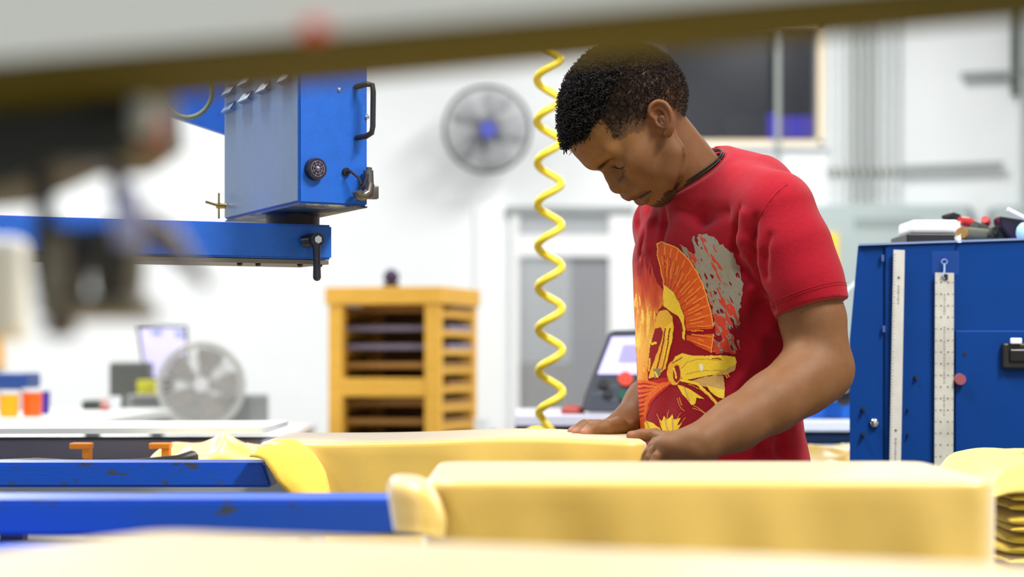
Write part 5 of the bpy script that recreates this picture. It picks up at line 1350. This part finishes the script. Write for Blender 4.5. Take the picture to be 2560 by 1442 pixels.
while zc_ > .15:
    for a0 in (Wd_-.028, -.0):
        m = MB(); rb(m, a0, a0+.025, .05, Dp-.05, zc_, zc_+.024); m.build('runner', ykm, rk)
    zc_ -= .073
labels = ['aluminium-framed screen slid into the yellow rack']
zc_ = Hh-.085; i = 0
words = ['', 'second', 'third', 'fourth', 'fifth', 'sixth', 'seventh', 'eighth', 'ninth', 'tenth', 'eleventh', 'twelfth', 'thirteenth', 'fourteenth', 'fifteenth', 'sixteenth', 'seventeenth']
m = MB(); rb(m, -.004, -.0005, .03, Dp-.03, .1, Hh-.07); m.build('light_blocking_board', ykd, rk)  # added board that keeps lamp light out of the rack's left side
scm1 = mat('screen_mesh_grey', srgb(150, 142, 165), rough=.6); scm2 = mat('screen_wood', srgb(176, 128, 60), rough=.6)
while zc_ > .2:
    m = MB(); w0 = rng.uniform(-.05, .0); rb(m, .004, Wd_-.004, .055+rng.uniform(0, .15), Dp-.055, zc_-.0105, zc_+.010)
    o = m.build('framed_screen', scm1 if rng.random() < .35 else scm2); tag(o, ('%s framed screen from the top, stored flat in the yellow rack' % words[i]) if i else 'topmost framed screen stored flat in the yellow rack', 'screen frame', 'screens stored in the yellow rack')
    zc_ -= .073; i += 1
wc_ = empty('webcam', P(978, 715, dR+.15), 'small round black and violet device on top of the yellow rack', 'webcam')
p_ = P(978, 718, dR+.12); p_.z = Hh
MB().cyl(p_, p_+Vector((0, 0, .02)), .036, .03, n=20).build('base', black_m, wc_, True); MB().ball(p_+Vector((0, 0, .045)), .032, 18).build('dome', mat('violet_black', srgb(50, 36, 86), rough=.25), wc_, True)

# ================================================================== FAR DESK, FAN, MONITOR, TUBS
dk1 = empty('desk', (-1.6, 8.0, 0), 'white-topped work desk against the wall at the left, carrying the monitor and fan', 'desk')
zt1 = .80
MB().span(-2.4, -.80, 7.4, 8.7, zt1-.03, zt1, .004).build('desk_top', white_m, dk1)
for x_ in (-2.36, -.84):
    for y_ in (7.45, 8.65): MB().span(x_-.025, x_+.025, y_-.025, y_+.025, 0, zt1-.03).build('leg', grey_m, dk1)
def prop(name, px0, px1, py0, py1, d, dep, m_, label, cat, bev=.006, zb_=None):
    a = P(px0, py1, d); b = P(px1, py0, d); o = MB().span(a.x, b.x, d, d+dep, a.z if zb_ is None else zb_, b.z, bev).build(name, m_); return tag(o, label, cat)
gdk = mat('printer_grey', srgb(104, 106, 106), rough=.5); gmid = mat('equipment_grey', srgb(140, 143, 143), rough=.5)
pr = empty('vinyl_plotter', P(500, 1060, 8.2), 'wide grey office machine behind the round desk fan', 'printer')
a = P(315, 1060, 7.8); b = P(664, 986, 7.8); MB().span(a.x, b.x, 7.8, 7.9, zt1, b.z, .01).build('housing', gmid, pr)
a = P(330, 1010, 7.79); b = P(600, 992, 7.79); MB().span(a.x, b.x, 7.785, 7.80, a.z, b.z, .003).build('paper_slot', gdk, pr)
prop('dark_printer', 272, 370, 905, 1060, 8.0, .22, mat('charcoal_plastic', srgb(90, 92, 90), rough=.5), 'charcoal box-shaped printer left of the monitor on the far desk', 'printer', .012, zt1)
prop('yellow_carton', 342, 388, 950, 984, 7.91, .06, mat('lime_yellow_card', srgb(215, 212, 60), rough=.6), 'bright yellow-green carton in front of the monitor foot', 'box', .004, zt1)
mo = empty('monitor', P(400, 1000, 8.15), 'bright violet-white computer monitor standing behind the desk fan', 'monitor')
scr_m = mat('monitor_screen', srgb(215, 210, 245), rough=.3, emit=srgb(200, 194, 246), estr=.75)
q = MB(); q.prism([P(340, 810, 8.12), P(466, 814, 8.12), P(470, 950, 8.12), P(362, 950, 8.12)], (0, .03, 0)); q.build('bezel', black_m, mo)
q = MB(); q.prism([P(348, 817, 8.118), P(462, 820, 8.118), P(464, 944, 8.118), P(366, 944, 8.118)], (0, .002, 0)); sc2 = q.build('screen', scr_m, mo)
for (x0_, x1_, y0_, y1_) in ((380, 405, 824, 838), (438, 460, 828, 842)):
    q = MB(); a = P(x0_, y1_, 8.115); b = P(x1_, y0_, 8.115); q.span(a.x, b.x, 8.115, 8.1175, a.z, b.z); q.build('screen_icon', mat('slate_pixels', srgb(150, 160, 205), rough=.4, emit=srgb(150, 160, 205), estr=.5), sc2)
q = MB(); a = P(400, 950, 8.14); q.span(a.x, a.x+.05, 8.14, 8.17, zt1+.01, a.z); q.span(a.x-.06, a.x+.1, 8.08, 8.22, zt1, zt1+.015); q.build('stand', black_m, mo)
fgrey = mat('fan_plastic_pale', srgb(196, 196, 192), rough=.5); fbl = mat('fan_blade_taupe', srgb(168, 158, 152), rough=.45); fh = mat('fan_hub_white', srgb(225, 225, 225), rough=.4)
fcp = P(503, 962, 7.66)
ft2, pt2 = fan('desk_fan', fcp, .148, (.12, -1, .04), 'round pale grey desk fan facing the camera on the far desk', 'fan', (fgrey, fbl, fh), rings=14, blades=5, spokes=40)
q = MB(); q.cyl((fcp.x, fcp.y+.05, zt1), (fcp.x, fcp.y+.05, fcp.z-.05), .015, n=14); q.cyl((fcp.x, fcp.y+.05, zt1), (fcp.x, fcp.y+.05, zt1+.02), .08, .07, n=28); q.build('stand', fgrey, ft2, True)
q = MB(); q.tube([pt2(.150, 2*math.pi*k/56, 0) for k in range(56)], .010, 8, closed=True); q.build('outer_ring', fgrey, ft2, True)
# cabinet edge, bottles
prop('black_toolbox', 204, 245, 1001, 1060, 7.0, .15, mat('toolbox_black', srgb(56, 66, 60), rough=.5), 'small black-green toolbox on the far left bench', 'toolbox', .006)
bt = empty('red_spray_bottle', P(262, 1050, 6.9), 'slim reddish spray bottle beside the black toolbox', 'bottle')
MB().cyl(P(262, 1062, 6.9), P(262, 1015, 6.9), .019, .016, n=18).build('bottle_body', mat('dusty_red_plastic', srgb(190, 100, 90), rough=.4), bt, True); MB().cyl(P(262, 1015, 6.9), P(260, 996, 6.9), .009, .015, n=14).build('spray_cap', mat('pink_plastic', srgb(215, 170, 170), rough=.4), bt, True)
o = MB().cyl(P(288, 1062, 7.0), P(288, 990, 7.0), .012, .020, n=18).build('clear_bottle', mat('frosted_plastic', srgb(225, 230, 235), rough=.3)); tag(o, 'pale frosted bottle right of the red spray bottle', 'bottle')
bn = empty('work_bench', (-1.6, 6.8, 0), 'pale bench along the left carrying coloured ink tubs', 'table')
zb1 = P(0, 1042, 6.2).z
MB().span(-2.3, -1.15, 6.0, 7.2, zb1-.03, zb1, .004).build('bench_top', mat('pale_laminate', srgb(226, 230, 228), rough=.45), bn)
for x_ in (-2.26, -1.19):
    for y_ in (6.05, 7.15): MB().span(x_-.02, x_+.02, y_-.02, y_+.02, 0, zb1-.03).build('leg', grey_m, bn)
def tub(px, py0, d, w_, col, label):
    t = empty('ink_tub', P(px, 1040, d), label, 'tub'); r = w_/2*d/F_PX; a = P(px, py0, d)
    MB().cyl((a.x, d, zb1), (a.x, d, a.z-.012), r*.92, r, n=28).build('tub', col, t, True); MB().cyl((a.x, d, a.z-.012), (a.x, d, a.z), r*1.06, n=28).build('lid', mat('white_lid', srgb(220, 220, 225), rough=.4), t, True)
tub(22, 975, 6.2, 50, mat('amber_ink', srgb(250, 175, 5), rough=.35), 'amber yellow ink tub at the far left of the bench')
tub(80, 970, 6.25, 50, mat('orange_ink', srgb(250, 100, 15), rough=.35), 'orange ink tub between the amber tub and the purple one')
tub(112, 968, 6.5, 26, mat('purple_ink', srgb(70, 40, 150), rough=.35), 'narrow purple ink tub behind the orange tub')
bw = empty('blue_basin', P(30, 965, 6.9), 'dark blue plastic basin above the ink tubs at the left edge', 'basin')
a = P(-60, 972, 6.9); b = P(68, 932, 6.9); MB().span(a.x, b.x, 6.9, 7.1, a.z, b.z, .01).build('basin_body', mat('navy_plastic', srgb(30, 70, 140), rough=.4), bw)
MB().span(a.x+.01, b.x-.01, 6.92, 7.08, zb1, a.z, .004).build('stand', mat('pale_stand', srgb(190, 195, 200), rough=.5), bw)
struct(MB().span(-4.4, wx(12), YB-.06, YB-.001, 1.0, 1.35).build('trim_3', mat('orange_board', srgb(235, 180, 110), rough=.6)))
o = heap('white_rag', (-.80, 3.95, z0+.004), (.10, .07), 7, white_m, 'small white rag bunched on the bare left platen', 'rag', .02)

# ================================================================== CONTROL CONSOLE behind the person
con = empty('control_console', P(1560, 1030, 5.0), 'tilted black control console with violet screen and red button behind the left forearm', 'control panel')
dC = 4.9
cpl = [(1455, 1022), (1463, 985), (1520, 838), (1532, 826), (1760, 820), (1760, 1030), (1470, 1030)]
m = MB(); m.prism([P(x, y, dC+.10*(1030-y)/200) for x, y in cpl], (0, .08, 0)); bmesh.ops.bevel(m.bm, geom=m.bm.edges[:], offset=.003, segments=2, affect='EDGES')
m.build('housing', mat('navy_black_plastic', srgb(34, 42, 58), rough=.35), con)
def cz(x, y, o=.004): return P(x, y, dC+.10*(1030-y)/200-o)
m = MB(); m.prism([cz(x, y) for x, y in ((1494, 935), (1530, 842), (1720, 838), (1720, 935))], (0, .003, 0)); m.build('screen', mat('console_screen', srgb(190, 185, 235), rough=.3, emit=srgb(170, 164, 236), estr=.75), con)
m = MB(); m.prism([cz(x, y, .006) for x, y in ((1545, 905), (1558, 862), (1700, 858), (1700, 905))], (0, .002, 0)); m.build('screen_window', mat('console_window', srgb(140, 135, 235), rough=.3, emit=srgb(140, 132, 240), estr=.7), con)
def button(x, y, r, col, h_=.014):
    c_ = cz(x, y, 0); MB().cyl(c_, c_-Vector((0, h_, -.002)), r, r*.9, n=24).build('button', col, con, True)
button(1563, 948, .0185, mat('red_button', srgb(235, 80, 60), rough=.35)); button(1558, 988, .013, mat('green_button', srgb(30, 90, 70), rough=.4)); button(1508, 960, .011, dark_m); button(1520, 985, .011, dark_m); button(1600, 985, .011, dark_m)
for (x, y, a_) in ((1500, 985, .02), (1535, 1000, .018), (1540, 965, .02)):
    q = MB(); q.box(cz(x, y, .002), (.03, .001, .002)); q.box(cz(x+4, y-6, .002), (.018, .001, .002)); q.build('panel_marking', mat('panel_ink', srgb(120, 135, 140), rough=.6), con)
mt = empty('machine_table', P(1450, 1050, 5.1), 'long pale machine table edge behind the hands, under the console', 'table')
a = P(1288, 1066, 4.85); b = P(1700, 1037, 4.85); MB().span(a.x, b.x, 4.85, 5.5, a.z, b.z, .004).build('table_top', mat('lilac_white', srgb(205, 205, 222), rough=.45), mt)
MB().span(a.x, b.x, 4.9, 5.4, a.z-.12, a.z-.001, .004).build('apron', dark_m, mt)
for x_ in (a.x+.04, b.x-.04):
    for y_ in (4.95, 5.35): MB().span(x_-.03, x_+.03, y_-.03, y_+.03, 0, a.z-.12).build('leg', dark_m, mt)
o = MB().ball(P(1432, 1027, 4.95), .018, 16, (1.6, 1, .8)).build('red_clamp', mat('dull_red', srgb(170, 70, 60), rough=.5), None, True); tag(o, 'small red clamp on the pale table left of the console', 'clamp')
o = MB().ball(P(1342, 1085, 4.3), .019, 16, (1.4, 1, .9)).build('hose_coupling', mat('lime_rubber', srgb(215, 200, 40), rough=.5), None, True); tag(o, 'yellow-green rubber coupling at the foot of the coiled hose', 'coupling')
# bottles right of the rack
o = MB().cyl(P(1205, 1100, 8.0), P(1205, 1045, 8.0), .03, n=18).build('white_jar', white_m, None, True); tag(o, 'white jar standing right of the yellow rack', 'jar')
o = MB().cyl(P(1232, 1100, 8.0), P(1232, 1074, 8.0), .02, n=18).build('blue_jar', mat('cyan_plastic', srgb(110, 180, 215), rough=.4), None, True); tag(o, 'pale blue jar beside the white jar at the hose', 'jar')
st2 = empty('side_table', P(1210, 1100, 8.0), 'narrow side table holding the two jars right of the rack', 'table')
a = P(1185, 1102, 8.0); MB().span(a.x, a.x+.16, 7.9, 8.15, a.z-.03, a.z, .003).build('table_top', grey_m, st2)
for x_ in (a.x+.02, a.x+.14): MB().span(x_-.012, x_+.012, 8.0, 8.05, 0, a.z-.03).build('leg', dark_m, st2)

# ================================================================== SECOND PRESS seen right of the person
p2 = empty('rear_press', P(2060, 1160, 5.1), 'blue and white printing press parts between the person and the blue cabinet', 'printing press')
def pb(name, x0, x1, y0, y1, d, dep, m_, bev=.004): a = P(x0, y1, d); b = P(x1, y0, d); MB().span(a.x, b.x, d, d+dep, a.z, b.z, bev).build(name, m_, p2)
pw = mat('pale_blue_white', srgb(206, 214, 230), rough=.4); nb_ = mat('dark_teal', srgb(4, 58, 100), rough=.4)
pb('platen', 1850, 2330, 1050, 1078, 4.9, .4, pw); pb('arm', 1850, 2330, 1000, 1046, 5.0, .2, blue2); pb('arm', 1850, 2330, 1086, 1112, 4.95, .3, nb_)
pb('platen', 1850, 2330, 1118, 1142, 4.8, .4, pw)
MB().tube([P(2020, 1010, 5.0), P(2060, 975, 5.0), P(2100, 950, 5.0)], .016, 10).build('strut', blue2, p2, True)
MB().tube([P(2060, 780, 5.1), P(2095, 748, 5.1), P(2150, 700, 5.1)], .006, 10).build('cable', mat('pale_cable', srgb(215, 225, 230), rough=.4), p2, True)
MB().ball(P(2110, 985, 4.95), .022, 16, (1, 1, 1.3)).build('black_knob', black_m, p2, True); MB().ball(P(2112, 972, 4.93), .009, 12).build('chrome_tip', chrome, p2, True)
a = P(1900, 1150, 4.95); MB().span(a.x, a.x+.5, 4.95, 5.15, 0, CAMZ+(YH-1150)*4.95/F_PX, .01).build('base', blue2, p2)
heap('yellow_shirt', (P(2085, 1150, 4.6).x, 4.55, P(2085, 1172, 4.6).z), (.34, .26), 12, yellow_m, 'yellow shirts bunched low between the person and the blue cabinet', 't-shirt', .05)
st3 = empty('low_shelf', (P(2085, 1150, 4.6).x, 4.55, 0), 'low shelf under the bunched yellow shirts behind the person', 'shelf')
zz_ = P(2085, 1172, 4.6).z; x_ = P(2085, 1150, 4.6).x
MB().span(x_-.2, x_+.2, 4.4, 4.7, zz_-.03, zz_-.004).build('board', grey_m, st3)
for a_ in (-.18, .18): MB().span(x_+a_-.015, x_+a_+.015, 4.53, 4.57, 0, zz_-.03).build('leg', dark_m, st3)
